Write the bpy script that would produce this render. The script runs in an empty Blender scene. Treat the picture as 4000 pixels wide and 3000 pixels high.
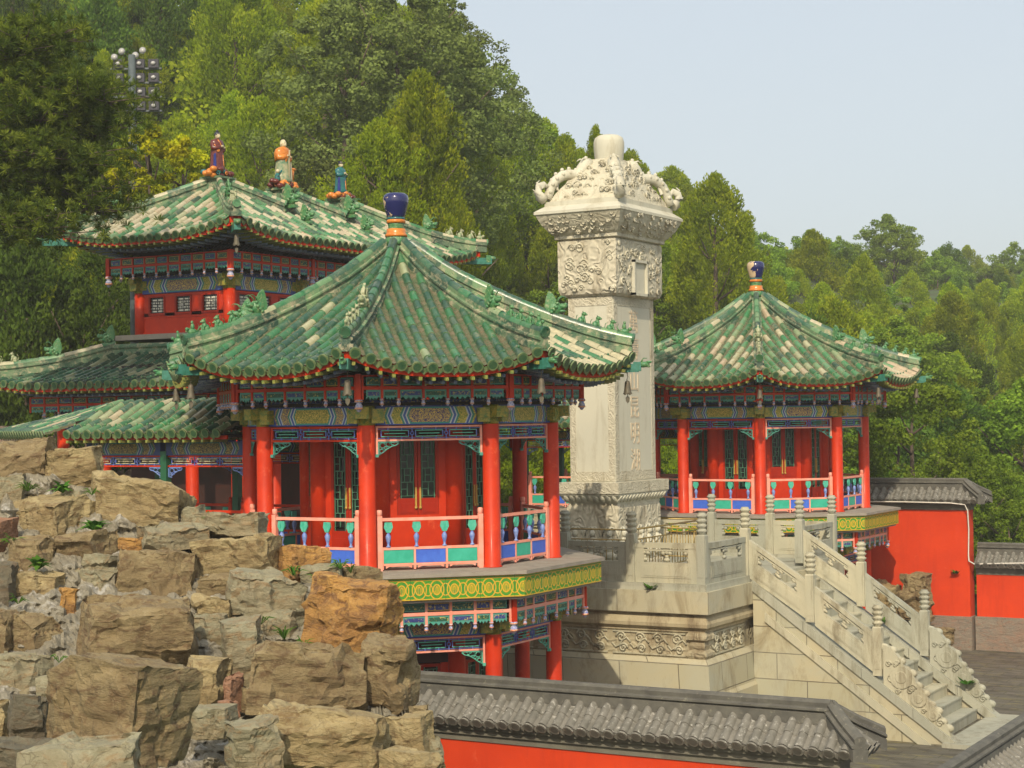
import bpy, bmesh, math, random
import numpy as np
from mathutils import Vector, Matrix, noise as mnoise
from math import sin, cos, pi, radians, sqrt, atan2, tan
random.seed(7)
S = bpy.context.scene
COL = S.collection

# ------------------------------------------------------------------ camera
FP = 6798.0
CAM = Vector((20.428, -40.974, 2.9085))
HEAD = 0.5202
RT0 = Vector((cos(HEAD), sin(HEAD), 0)); FW0 = Vector((-sin(HEAD), cos(HEAD), 0))
pit, rol = 0.0200, 0.0141
FW = FW0 * cos(pit) + Vector((0, 0, 1)) * sin(pit)
UP0 = -FW0 * sin(pit) + Vector((0, 0, 1)) * cos(pit)
RT = RT0 * cos(rol) - UP0 * sin(rol)
UPV = RT0 * sin(rol) + UP0 * cos(rol)
cd = bpy.data.cameras.new("camera")
cam = bpy.data.objects.new("camera", cd); COL.objects.link(cam)
cd.sensor_width = 36.0; cd.lens = FP / 4000 * 36; cd.clip_end = 3000; cd.clip_start = 0.2
m = Matrix.Identity(4)
for i in range(3):
    m[i][0] = RT[i]; m[i][1] = UPV[i]; m[i][2] = -FW[i]; m[i][3] = CAM[i]
cam.matrix_world = m
S.camera = cam

# ------------------------------------------------------------------ light
w = bpy.data.worlds.new("World"); S.world = w; w.use_nodes = True
nt = w.node_tree; bg = nt.nodes["Background"]
sky = nt.nodes.new("ShaderNodeTexSky"); sky.sky_type = 'NISHITA'; sky.sun_disc = False
SUN = Vector((0.37, -0.93, 0)).normalized()
SEL = radians(38)
SD = SUN * cos(SEL) + Vector((0, 0, sin(SEL)))
sky.sun_elevation = SEL; sky.sun_rotation = atan2(SUN.x, SUN.y)
sky.air_density = 0.85; sky.dust_density = 4.5; sky.ozone_density = 0.0; sky.altitude = 50
_mx = nt.nodes.new("ShaderNodeMix"); _mx.data_type = 'RGBA'; _mx.inputs[0].default_value = .62; _mx.inputs[7].default_value = (3.62, 3.90, 3.92, 1)
nt.links.new(sky.outputs[0], _mx.inputs[6]); nt.links.new(_mx.outputs[2], bg.inputs[0]); bg.inputs[1].default_value = 0.15
sl = bpy.data.lights.new("sun", 'SUN'); sl.energy = 2.9; sl.angle = radians(0.6); sl.color = (1.0, 0.87, 0.66)
so = bpy.data.objects.new("sun", sl); COL.objects.link(so)
so.rotation_euler = SD.to_track_quat('Z', 'Y').to_euler(); so.location = (0, -20, 40)
S.view_settings.view_transform = 'Standard'; S.view_settings.look = 'None'
S.view_settings.exposure = 0.52; S.view_settings.gamma = 1.0

# ------------------------------------------------------------------ helpers
ORG = {}
def tag(o, label=None, cat=None, group=None, kind=None):
    if label: o["label"] = label
    if cat: o["category"] = cat
    if group: o["group"] = group
    if kind: o["kind"] = kind
    return o
def thing(name, loc, label, cat, group=None, rz=0):
    o = bpy.data.objects.new(name, None); COL.objects.link(o)
    o.location = loc; o.rotation_euler = (0, 0, rz); o.empty_display_size = 0.3
    ORG[o.name] = Vector(loc)
    return tag(o, label, cat, group)
KIDS = {}
def setparent(c, p):
    c.parent = p; KIDS.setdefault(p.name, []).append(c)
def copy_tree(o, parent=None):
    c = o.copy(); COL.objects.link(c)
    if parent: setparent(c, parent)
    for ch in list(KIDS.get(o.name, [])): copy_tree(ch, c)
    return c

class MB:
    def __init__(s): s.v = []; s.f = []; s.m = []; s.t = []; s.uv = []; s.sm = []
    def add(s, vs, fs, mi=0, t=0.5, uv=None, smooth=False):
        b = len(s.v); s.v += [tuple(x) for x in vs]
        for i, f in enumerate(fs):
            s.f.append(tuple(b + j for j in f)); s.m.append(mi); s.t.append(t); s.sm.append(smooth)
            s.uv.append(uv[i] if uv else None)
        return s
    def box(s, c, d, B=None, mi=0, t=0.5, uvlen=None):
        """box centred c, full size d, in basis B (3 vectors)"""
        if B is None: B = (Vector((1, 0, 0)), Vector((0, 1, 0)), Vector((0, 0, 1)))
        c = Vector(c); vs = []
        for z in (-.5, .5):
            for y in (-.5, .5):
                for x in (-.5, .5): vs.append(c + B[0] * x * d[0] + B[1] * y * d[1] + B[2] * z * d[2])
        fs = [(0, 2, 3, 1), (4, 5, 7, 6), (0, 1, 5, 4), (2, 6, 7, 3), (0, 4, 6, 2), (1, 3, 7, 5)]
        uv = None
        if uvlen is not None:
            a = uvlen
            uv = [[(0, 0), (0, 1), (a, 1), (a, 0)], [(0, 0), (a, 0), (a, 1), (0, 1)], [(0, 0), (a, 0), (a, 1), (0, 1)],
                  [(0, 0), (0, 1), (a, 1), (a, 0)], [(0, 0)] * 4, [(0, 0)] * 4]
        return s.add(vs, fs, mi, t, uv)
    def ring(s, rings, mi=0, t=0.5, cap=True, closed=False, smooth=True):
        n = len(rings[0]); vs = [p for r in rings for p in r]; fs = []
        R = len(rings)
        for i in range(R if closed else R - 1):
            a = i * n; b = ((i + 1) % R) * n
            for j in range(n): fs.append((a + j, a + (j + 1) % n, b + (j + 1) % n, b + j))
        s.add(vs, fs, mi, t, None, smooth)
        if cap and not closed:
            b = len(s.v) - len(vs)
            for f in ([b + j for j in range(n)][::-1], [b + (R - 1) * n + j for j in range(n)]):
                s.f.append(tuple(f)); s.m.append(mi); s.t.append(t); s.uv.append(None); s.sm.append(False)
        return s
    def lathe(s, c, prof, n=16, mi=0, t=0.5, ax=None, smooth=True, sx=1, sy=1):
        c = Vector(c)
        if ax is None: X, Y, Z = Vector((1, 0, 0)), Vector((0, 1, 0)), Vector((0, 0, 1))
        else:
            Z = Vector(ax).normalized(); X = Z.orthogonal().normalized(); Y = Z.cross(X)
        rings = [[c + X * (max(r, 1e-4) * sx * cos(2 * pi * k / n)) + Y * (max(r, 1e-4) * sy * sin(2 * pi * k / n)) + Z * z for k in range(n)] for r, z in prof]
        return s.ring(rings, mi, t, True, False, smooth)
    def tube(s, pts, r, n=6, mi=0, t=0.5, r2=None, smooth=True):
        pts = [Vector(p) for p in pts]; rings = []; N = len(pts)
        for i, p in enumerate(pts):
            d = (pts[min(i + 1, N - 1)] - pts[max(i - 1, 0)])
            d = d.normalized() if d.length > 1e-9 else Vector((0, 0, 1))
            ref = Vector((0, 0, 1)) if abs(d.z) < 0.93 else Vector((1, 0, 0))
            x = d.cross(ref).normalized(); y = x.cross(d)
            rr = r if r2 is None else r + (r2 - r) * i / max(1, N - 1)
            if isinstance(r, (list, tuple)): rr = r[i]
            rings.append([p + x * rr * cos(2 * pi * k / n) + y * rr * sin(2 * pi * k / n) for k in range(n)])
        return s.ring(rings, mi, t, True, False, smooth)
    def prism(s, poly, o, X, Y, Z, d, mi=0, t=0.5, uvs=False):
        """polygon (x,y) in plane X,Y at o, extruded d along Z"""
        o = Vector(o); n = len(poly)
        a = [o + X * p[0] + Y * p[1] for p in poly]; b = [q + Z * d for q in a]
        fs = [tuple(range(n))[::-1], tuple(range(n, 2 * n))] + [(i, (i + 1) % n, n + (i + 1) % n, n + i) for i in range(n)]
        return s.add(a + b, fs, mi, t)
    def sweep(s, path, sec, side, up=Vector((0, 0, 1)), mi=0, t=0.5, cap=True, smooth=False):
        """section [(side,up)] swept along path points; side vector constant or list"""
        rings = []
        for i, p in enumerate(path):
            sd = side[i] if isinstance(side, list) else side
            rings.append([Vector(p) + sd * a + up * b for a, b in sec])
        return s.ring(rings, mi, t, cap, False, smooth)
    def blob(s, c, r, n=8, mi=0, t=0.5, B=None):
        """ellipsoid, radii r in basis B"""
        if B is None: B = (Vector((1, 0, 0)), Vector((0, 1, 0)), Vector((0, 0, 1)))
        c = Vector(c); m_ = max(4, n // 2 + 1); rings = []
        for i in range(m_ + 1):
            th = pi * (0.02 + 0.96 * i / m_)
            rings.append([c + B[0] * r[0] * sin(th) * cos(2 * pi * k / n) + B[1] * r[1] * sin(th) * sin(2 * pi * k / n) - B[2] * r[2] * cos(th) for k in range(n)])
        return s.ring(rings, mi, t)
    def build(s, name, mats, parent=None, org=None, label=None):
        if not isinstance(mats, (list, tuple)): mats = [mats]
        if org is None:
            org = Vector((0, 0, 0))
            if parent is not None: org = ORG.get(parent.name, org)
        org = Vector(org)
        me = bpy.data.meshes.new(name)
        me.from_pydata([(x[0] - org.x, x[1] - org.y, x[2] - org.z) for x in s.v], [], s.f)
        for mt in mats: me.materials.append(mt)
        me.polygons.foreach_set("material_index", s.m)
        me.polygons.foreach_set("use_smooth", s.sm)
        at = me.attributes.new("tint", 'FLOAT', 'FACE'); at.data.foreach_set("value", s.t)
        if any(u is not None for u in s.uv):
            ul = me.uv_layers.new(name="UVMap"); k = 0
            buf = []
            for f, u in zip(s.f, s.uv):
                if u is None: buf += [0.0, 0.0] * len(f)
                else:
                    for q in u: buf += [q[0], q[1]]
            ul.data.foreach_set("uv", buf)
        me.update()
        o = bpy.data.objects.new(name, me); COL.objects.link(o)
        if parent is not None:
            setparent(o, parent); ORG[o.name] = org
        else:
            o.location = org; ORG[o.name] = org
        if label: o["label"] = label
        return o

def fixnormals(o):
    bm = bmesh.new(); bm.from_mesh(o.data); bmesh.ops.recalc_face_normals(bm, faces=bm.faces); bm.to_mesh(o.data); bm.free()

# ------------------------------------------------------------------ materials
class E_:
    """tiny expression wrapper over Math nodes"""
    def __init__(s, nt, v): s.nt = nt; s.v = v.v if isinstance(v, E_) else v
    def _m(s, op, b=None, c=None):
        n = s.nt.nodes.new("ShaderNodeMath"); n.operation = op
        for i, x in enumerate((s, b, c)):
            if x is None: continue
            if isinstance(x, E_): x = x.v
            if isinstance(x, (int, float)): n.inputs[i].default_value = x
            else: s.nt.links.new(x, n.inputs[i])
        return E_(s.nt, n.outputs[0])
    def __add__(s, b): return s._m('ADD', b)
    def __sub__(s, b): return s._m('SUBTRACT', b)
    def __mul__(s, b): return s._m('MULTIPLY', b)
    def __truediv__(s, b): return s._m('DIVIDE', b)
    def gt(s, b): return s._m('GREATER_THAN', b)
    def lt(s, b): return s._m('LESS_THAN', b)
    def fr(s): return s._m('FRACT')
    def abs(s): return s._m('ABSOLUTE')
    def sq(s): return s._m('SQRT')
    def sin(s): return s._m('SINE')
    def fl(s): return s._m('FLOOR')
    def max(s, b): return s._m('MAXIMUM', b)
    def min(s, b): return s._m('MINIMUM', b)
    def pow(s, b): return s._m('POWER', b)
def newmat(name):
    m = bpy.data.materials.new(name); m.use_nodes = True
    nt = m.node_tree; return m, nt, nt.nodes["Principled BSDF"]
def mixc(nt, fac, a, b, mode='MIX'):
    n = nt.nodes.new("ShaderNodeMix"); n.data_type = 'RGBA'; n.blend_type = mode
    for sock, x in ((n.inputs[0], fac), (n.inputs[6], a), (n.inputs[7], b)):
        if isinstance(x, E_): x = x.v
        if isinstance(x, (int, float)): sock.default_value = x
        elif isinstance(x, tuple): sock.default_value = (*x, 1) if len(x) == 3 else x
        else: nt.links.new(x, sock)
    return n.outputs[2]
def noisef(nt, scale, detail=4, rough=.55, dist=0, vec=None, lo=None, hi=None, out=0):
    n = nt.nodes.new("ShaderNodeTexNoise"); n.inputs["Scale"].default_value = scale
    n.inputs["Detail"].default_value = detail; n.inputs["Roughness"].default_value = rough; n.inputs["Distortion"].default_value = dist
    nt.links.new(vec if vec is not None else objco(nt), n.inputs["Vector"])
    o = n.outputs[out]
    if lo is not None:
        r = nt.nodes.new("ShaderNodeMapRange"); r.inputs[1].default_value = lo; r.inputs[2].default_value = hi
        nt.links.new(o, r.inputs[0]); o = r.outputs[0]
    return o
def objco(nt, which="Object", scale=None):
    n = nt.nodes.new("ShaderNodeTexCoord"); o = n.outputs[which]
    if scale:
        mp = nt.nodes.new("ShaderNodeMapping"); mp.inputs["Scale"].default_value = scale
        nt.links.new(o, mp.inputs["Vector"]); o = mp.outputs[0]
    return o
def bump(nt, p, h, strength=.4, dist=.02, prev=None):
    b = nt.nodes.new("ShaderNodeBump"); b.inputs["Strength"].default_value = strength; b.inputs["Distance"].default_value = dist
    nt.links.new(h.v if isinstance(h, E_) else h, b.inputs["Height"])
    if prev is not None: nt.links.new(prev, b.inputs["Normal"])
    nt.links.new(b.outputs[0], p.inputs["Normal"]); return b.outputs[0]
def attr(nt, name="tint"):
    n = nt.nodes.new("ShaderNodeAttribute"); n.attribute_name = name; return n.outputs["Fac"]
def ramp(nt, fac, stops, interp='LINEAR'):
    r = nt.nodes.new("ShaderNodeValToRGB"); r.color_ramp.interpolation = interp
    el = r.color_ramp.elements
    while len(el) < len(stops): el.new(0.5)
    for e, (p, c) in zip(el, stops): e.position = p; e.color = (*c, 1)
    nt.links.new(fac.v if isinstance(fac, E_) else fac, r.inputs[0]); return r.outputs[0]

def simple(name, c1, c2=None, scale=3, rough=.6, bs=0, bscale=30, bd=.01, coat=0, c3=None, s3=8, lo3=.55, hi3=.7, metal=0, zs=1):
    m, nt, p = newmat(name)
    vec = objco(nt, "Object", (1, 1, zs)) if zs != 1 else objco(nt)
    col = None
    if c2:
        f = noisef(nt, scale, 5, .6, .3, vec, .35, .65); col = mixc(nt, f, c1, c2)
    if c3:
        f3 = noisef(nt, s3, 6, .7, .2, vec, lo3, hi3); col = mixc(nt, f3, col if col is not None else c1, c3)
    if col is not None: nt.links.new(col, p.inputs["Base Color"])
    else: p.inputs["Base Color"].default_value = (*c1, 1)
    p.inputs["Roughness"].default_value = rough; p.inputs["Metallic"].default_value = metal
    if name.startswith('red'): p.inputs["Specular IOR Level"].default_value = .22
    if coat: p.inputs["Coat Weight"].default_value = coat; p.inputs["Coat Roughness"].default_value = .15
    if bs: bump(nt, p, noisef(nt, bscale, 5, .6, 0, vec), bs, bd)
    return m

def tile_mat(name, stops, wear=.4, rough=.28, wl=.55):
    m, nt, p = newmat(name)
    t = attr(nt)
    base = ramp(nt, t, stops, 'LINEAR')
    var = noisef(nt, 9, 4, .6, .5, None, .3, .7)
    base = mixc(nt, var, base, mixc(nt, .35, base, (.02, .05, .02)))
    blo = noisef(nt, 2.2, 5, .7, .6, None, .45, .68); base = mixc(nt, E_(nt, blo) * (wear * .55), base, (.27, .29, .17))
    base = mixc(nt, E_(nt, noisef(nt, 17, 5, .75, .5, None, .5, .66)) * (wear * .6), base, (.22, .24, .15))
    dirt = noisef(nt, 6, 6, .75, .4, None, wl, wl + .12)
    dirt2 = E_(nt, dirt) * wear
    col = mixc(nt, dirt2, base, (.42, .36, .24))
    lich = noisef(nt, 23, 5, .7, .2, None, .58, .68)
    col = mixc(nt, E_(nt, lich) * (wear * .5), col, (.16, .17, .08))
    nt.links.new(col, p.inputs["Base Color"])
    rr = E_(nt, dirt2) * .5 + rough
    nt.links.new(rr.v, p.inputs["Roughness"])
    bump(nt, p, noisef(nt, 30, 4, .6), .25, .008)
    return m
GD, GM, GB, GL, CR, CP = (.012, .05, .035), (.02, .12, .04), (.03, .21, .07), (.16, .28, .13), (.50, .45, .29), (.48, .36, .24)
M = {}
M['tile_green'] = tile_mat('glazed_tile_green', [(0, (.014, .06, .04)), (.3, (.018, .08, .05)), (.5, (.02, .12, .05)), (.7, (.03, .17, .065)), (.85, (.05, .19, .08)), (.95, GL), (1, CR)], .42)
M['tile_cream'] = tile_mat('glazed_tile_worn', [(0, GD), (.15, GM), (.33, GB), (.45, (.12, .27, .14)), (.55, GL), (.66, CR), (.85, (.52, .46, .33)), (1, CP)], .55, .4)
M['tile_mix'] = tile_mat('glazed_tile_mixed', [(0, GD), (.2, (.02, .09, .06)), (.4, GM), (.6, GB), (.75, GL), (.9, CR), (1, CP)], .5, .35)
M['tile_dark'] = tile_mat('glazed_tile_dark', [(0, (.008, .03, .022)), (.5, (.015, .07, .045)), (.85, (.03, .12, .07)), (1, (.3, .3, .18))], .3, .22)
M['pan'] = simple('pan_tile', (.06, .095, .04), (.15, .12, .07), 5, .7, .4, 25, .01, c3=(.025, .08, .035), s3=9)
M['drip'] = simple('drip_tile', (.07, .14, .05), (.17, .20, .085), 7, .5, .8, 40, .012, c3=(.025, .09, .04), s3=10)
M['disc'] = simple('tile_end', (.018, .07, .032), (.05, .11, .045), 12, .45, .8, 40, .01)
M['ridge_tile'] = tile_mat('ridge_moulding', [(0, GD), (.4, (.03, .11, .055)), (.8, (.08, .17, .08)), (1, GL)], .75, .62, .50)
M['red'] = simple('red_lacquer', (.56, .036, .004), (.44, .025, .004), 1.6, .5, .15, 8, .01, coat=.04, c3=(.60, .085, .03), s3=5, lo3=.58, hi3=.72)
M['redwall'] = simple('red_wall_paint', (.60, .050, .010), (.50, .036, .008), .9, .85, .3, 30, .006, c3=(.60, .10, .04), s3=1.6, lo3=.5, hi3=.75)
M['reddark'] = simple('red_door', (.40, .022, .004), (.30, .015, .003), 2, .45, .1, 12)
M['pink'] = simple('pink_rail_paint', (.80, .26, .17), (.74, .34, .26), 4, .55, .2, 30, .004, c3=(.42, .30, .22), s3=12, lo3=.62, hi3=.7)
M['railblue'] = simple('blue_panel_paint', (.035, .10, .50), (.05, .14, .58), 6, .5, .1, 30)
M['railgreen'] = simple('green_panel_paint', (.02, .33, .22), (.04, .40, .28), 6, .5, .1, 30)
M['vaseblue'] = simple('vase_blue', (.10, .17, .48), (.22, .30, .55), 14, .5)
M['vasegreen'] = simple('vase_green', (.03, .36, .25), (.10, .44, .32), 14, .5)
M['latgreen'] = simple('lattice_green', (.10, .44, .31), (.08, .34, .25), 8, .5)
M['doorlat'] = simple('door_lattice_green', (.07, .20, .12), (.05, .15, .09), 8, .5)
M['latblue'] = simple('lattice_blue', (.09, .12, .42), (.12, .18, .48), 8, .5)
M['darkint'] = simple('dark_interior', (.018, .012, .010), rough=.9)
M['wallshade'] = simple('painted_wall_shade', (.05, .012, .006), (.03, .01, .006), 3, .6)  # shade on the inner walls, painted in as a dark base colour
M['whitelat'] = simple('white_lattice_paint', (.72, .70, .60), rough=.5)
M['cbeam'] = simple('corner_beam_paint', (.02, .13, .08), (.04, .20, .16), 14, .5)
M['glass'] = simple('dark_pane', (.012, .016, .014), rough=.12)
M['gold'] = simple('gold_paint', (.50, .30, .04), (.35, .22, .05), 20, .4)
M['brass'] = simple('brass', (.34, .24, .08), (.22, .16, .06), 10, .4, metal=.7)
M['navy'] = simple('navy_panel', (.02, .03, .16), (.03, .06, .22), 12, .5, c3=(.48, .38, .10), s3=22, lo3=.55, hi3=.59)
M['deepgreen'] = simple('deepgreen_panel', (.01, .07, .04), (.015, .10, .06), 12, .5, c3=(.50, .38, .08), s3=22, lo3=.55, hi3=.59)
M['turq'] = simple('turquoise_edge', (.06, .32, .23), (.08, .24, .22), 8, .5)
M['budred'] = simple('bud_red', (.62, .07, .03), (.60, .50, .30), 40, .5)
M['budblue'] = simple('bud_blue', (.08, .13, .48), (.62, .60, .58), 40, .5)
M['blockgold'] = simple('bracket_gold_green', (.06, .16, .03), (.38, .28, .03), 14, .5, c3=(.45, .33, .06), s3=30, lo3=.56, hi3=.6)
M['deck'] = simple('deck_slab', (.30, .27, .22), (.24, .21, .17), 3, .85, .3, 40, .005, c3=(.12, .11, .09), s3=6, lo3=.6, hi3=.8)
M['rafter'] = simple('rafter_ends', (.10, .17, .04), (.30, .26, .05), 30, .5)
M['rafterblue'] = simple('rafter_round', (.04, .07, .22), (.25, .30, .34), 40, .5)
M['vasebig'] = None
M['orange'] = simple('orange_glaze', (.62, .22, .03), (.50, .15, .02), 10, .25, .3, 30, .005)
M['maroon'] = simple('maroon_glaze', (.09, .014, .012), (.14, .03, .02), 10, .2, .3, 30, .005)
M['teal'] = simple('teal_glaze', (.015, .15, .12), (.02, .09, .13), 10, .2, .3, 30, .005)
M['cream'] = simple('cream_glaze', (.58, .50, .32), (.45, .40, .24), 10, .35)
M['creamgreen'] = simple('cream_green_glaze', (.42, .38, .22), (.07, .18, .10), 7, .3)
M['bluegl'] = simple('cobalt_small', (.02, .03, .20), rough=.2)
M['blackgl'] = simple('black_glaze', (.02, .02, .03), rough=.3)
M['beast'] = simple('green_beast', (.03, .16, .06), (.10, .22, .08), 9, .35, .8, 22, .02, c3=(.36, .34, .19), s3=12, lo3=.55, hi3=.68)
M['beastpale'] = simple('pale_beast', (.20, .28, .14), (.42, .38, .24), 9, .5, .8, 22, .02, c3=(.06, .18, .08), s3=12, lo3=.55, hi3=.68)
M['bell'] = simple('bronze_bell', (.12, .095, .06), (.09, .085, .06), 14, .6, .2, 30, metal=.3)
M['steel'] = simple('pole_paint', (.06, .08, .085), (.09, .11, .115), 6, .5)
M['lamp'] = simple('lamp_glass', (.34, .34, .33), rough=.25)
M['cable'] = simple('white_cable', (.6, .57, .5), rough=.6)

def cobalt(name, chip):
    m, nt, p = newmat(name)
    f = noisef(nt, 5, 5, .6, .4, None, .5, .52)
    sep = nt.nodes.new("ShaderNodeSeparateXYZ"); nt.links.new(objco(nt), sep.inputs[0])
    side = E_(nt, sep.outputs[0]) * -1.0 * RT0.x + E_(nt, sep.outputs[1]) * -1.0 * RT0.y
    msk = (E_(nt, noisef(nt, 6, 4, .6, .3)) + side * .9).gt(chip)
    col = mixc(nt, msk, (.010, .012, .085), (.50, .37, .22))
    nt.links.new(col, p.inputs["Base Color"])
    nt.links.new((msk * .6 + .12).v, p.inputs["Roughness"])
    p.inputs["Coat Weight"].default_value = .5
    return m
M['cobalt'] = cobalt('cobalt_glaze', .72)
M['cobalt2'] = cobalt('cobalt_glaze_flaked', .56)

def streaked(name, c1, c2, c3, c4):
    m, nt, p = newmat(name)
    col = mixc(nt, noisef(nt, .9, 5, .6, .3, None, .35, .65), c1, c2)
    col = mixc(nt, E_(nt, noisef(nt, 2.6, 7, .75, .3, objco(nt, 'Object', (1, 1, .12)), .52, .74)) * .55, col, c3)
    col = mixc(nt, E_(nt, noisef(nt, 1.7, 8, .8, .6, None, .60, .70)) * .5, col, c4)
    nt.links.new(col, p.inputs["Base Color"]); p.inputs["Roughness"].default_value = .88; p.inputs["Specular IOR Level"].default_value = .2
    bump(nt, p, noisef(nt, 14, 6, .7), .4, .012); return m
def marble(name, c1, c2, c3, relief=0, rscale=6, blocks=None):
    m, nt, p = newmat(name)
    vec = objco(nt, "Object", (1, 1, .35))
    f = noisef(nt, 1.3, 6, .6, .6, vec, .35, .65); col = mixc(nt, f, c1, c2)
    st = noisef(nt, 2.2, 8, .75, .5, objco(nt, "Object", (1, 1, .22)), .50, .68)
    col = mixc(nt, st, col, c3)
    fine = noisef(nt, 45, 3, .7, 0, None, .3, .7); col = mixc(nt, E_(nt, fine) * .25, col, (.5, .46, .36))
    h = None
    b = bump(nt, p, noisef(nt, 60, 4, .7), .35, .006)
    if relief:
        v = nt.nodes.new("ShaderNodeTexVoronoi"); v.feature = 'SMOOTH_F1'; v.inputs["Scale"].default_value = rscale
        nz = nt.nodes.new("ShaderNodeTexNoise"); nz.inputs["Scale"].default_value = rscale * .6; nz.inputs["Detail"].default_value = 2
        nt.links.new(objco(nt), nz.inputs["Vector"])
        va = nt.nodes.new("ShaderNodeVectorMath"); va.operation = 'MULTIPLY_ADD'
        nt.links.new(nz.outputs[1], va.inputs[0]); va.inputs[1].default_value = (.5, .5, .5); nt.links.new(objco(nt), va.inputs[2])
        nt.links.new(va.outputs[0], v.inputs["Vector"])
        ww = (E_(nt, v.outputs[0]) * 22).sin()
        h = ww * .5 + .5
        b = bump(nt, p, h, relief * .7, .035, b)
        col = mixc(nt, (h * -1 + 1) * .16, col, c3)
    nt.links.new(col, p.inputs["Base Color"])
    p.inputs["Roughness"].default_value = .75
    return m
def court_mat():
    m, nt, p = newmat('courtyard_stone'); br = nt.nodes.new("ShaderNodeTexBrick"); nt.links.new(objco(nt), br.inputs[0]); br.inputs["Scale"].default_value = 1
    br.inputs["Mortar Size"].default_value = .018; br.inputs["Brick Width"].default_value = .9; br.inputs["Row Height"].default_value = .42
    br.inputs[1].default_value = (.13, .12, .09, 1); br.inputs[2].default_value = (.10, .092, .07, 1); br.inputs[3].default_value = (.075, .07, .045, 1)
    st = noisef(nt, .9, 6, .7, .5, objco(nt, "Object", (1, 3, 1)), .45, .65); col = mixc(nt, st, br.outputs[0], (.05, .042, .03))
    ms = noisef(nt, 1.6, 6, .7, .3, objco(nt, "Object", (1, 3, 1)), .55, .66); col = mixc(nt, E_(nt, ms) * .8, col, (.19, .17, .055))
    nt.links.new(col, p.inputs["Base Color"]); p.inputs["Roughness"].default_value = .9
    b_ = bump(nt, p, noisef(nt, 20, 5, .7), .5, .02); bump(nt, p, E_(nt, br.outputs[1]) * -1, .6, .02, b_); return m
M['redwall'] = streaked('red_wall_plaster', (.60, .050, .010), (.52, .040, .009), (.40, .030, .010), (.66, .13, .06))
MA, MBc, MC = (.45, .415, .285), (.34, .335, .245), (.16, .13, .07)
M['marble'] = marble('marble', MA, MBc, MC)
M['marblegrey'] = marble('marble_grey', (.34, .335, .26), (.27, .28, .22), (.14, .13, .08))
M['marblecarve'] = marble('marble_carved', (.41, .36, .23), (.33, .29, .18), (.16, .11, .05), .8, 3.2)
M['marblecarve2'] = marble('marble_cove_stained', (.42, .36, .22), (.30, .24, .13), (.13, .085, .035), 0)
M['stele'] = marble('stele_stone', (.53, .51, .40), (.48, .47, .38), (.36, .33, .24))
M['stelecarve'] = marble('stele_carved', (.53, .49, .37), (.47, .435, .32), (.22, .18, .11), 1.0, 3.4)
M['stelecap'] = marble('stele_cap_stone', (.54, .51, .39), (.49, .46, .34), (.26, .22, .14), .5, 4.5)
M['border'] = marble('stele_border', (.50, .465, .35), (.44, .41, .31), (.26, .22, .14), .6, 6)
M['inscr'] = simple('inscription_gilt', (.58, .46, .30), (.52, .44, .32), 12, .6)
M['greytile'] = simple('grey_roof_tile', (.12, .115, .095), (.18, .17, .145), 5, .85, .5, 30, .01, c3=(.38, .37, .33), s3=13, lo3=.56, hi3=.68)
M['greycap'] = simple('grey_ridge', (.075, .072, .062), (.12, .115, .095), 4, .9, .5, 30, .01, c3=(.26, .24, .18), s3=10, lo3=.6, hi3=.72)
M['cornice'] = simple('grey_cornice', (.16, .15, .115), (.11, .10, .08), 2, .85, .3, 20, .01, c3=(.26, .24, .17), s3=3, lo3=.6, hi3=.75)

def rock_mat(name, c1, c2, c3, c4, hb=.9):
    m, nt, p = newmat(name)
    vec = objco(nt)
    f = noisef(nt, 1.7, 5, .6, .8, vec, .35, .62); col = mixc(nt, f, c1, c2)
    f = noisef(nt, 3.6, 6, .65, 1.2, objco(nt, "Object", (1, 1, 2.2)), .50, .62); col = mixc(nt, f, col, c3)
    v = nt.nodes.new("ShaderNodeTexVoronoi"); v.feature = 'DISTANCE_TO_EDGE'; v.inputs["Scale"].default_value = 2.6
    nz = nt.nodes.new("ShaderNodeTexNoise"); nz.inputs["Scale"].default_value = 3; nz.inputs["Detail"].default_value = 4
    nt.links.new(vec, nz.inputs["Vector"])
    va = nt.nodes.new("ShaderNodeVectorMath"); va.operation = 'MULTIPLY_ADD'; va.inputs[1].default_value = (.35, .35, .5)
    nt.links.new(nz.outputs[1], va.inputs[0]); nt.links.new(vec, va.inputs[2]); nt.links.new(va.outputs[0], v.inputs["Vector"])
    crack = E_(nt, v.outputs[0]).lt(.009)
    gr = noisef(nt, 26, 5, .75, .3, vec, .5, .72); col = mixc(nt, E_(nt, gr) * .45, col, c4)
    big = noisef(nt, .9, 3, .6, .5, vec, .42, .62); col = mixc(nt, E_(nt, big) * .45, col, c3); dk = noisef(nt, 5, 6, .8, .5, objco(nt, 'Object', (1, 1, 1.8)), .56, .66); col = mixc(nt, E_(nt, dk) * .55, col, (c3[0] * .45, c3[1] * .45, c3[2] * .45)); col = mixc(nt, crack * .3, col, (.06, .04, .022))
    nt.links.new(col, p.inputs["Base Color"]); p.inputs["Roughness"].default_value = .88
    wv = noisef(nt, 2.5, 7, .72, .4, objco(nt, "Object", (1, 1, 3.2)))
    b = bump(nt, p, wv, hb, .09)
    b = bump(nt, p, noisef(nt, 38, 4, .7), .45, .012, b)
    bump(nt, p, E_(nt, v.outputs[0]).min(.03) * 30, .22, .02, b)
    return m
M['rock_tan'] = rock_mat('sandstone_tan', (.36, .29, .145), (.28, .215, .10), (.18, .12, .05), (.46, .40, .25))
M['rock_orange'] = rock_mat('sandstone_orange', (.46, .25, .06), (.34, .18, .05), (.18, .085, .03), (.52, .38, .18))
M['rock_brown'] = rock_mat('sandstone_brown', (.27, .21, .105), (.20, .15, .07), (.13, .08, .035), (.38, .32, .19))
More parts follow.
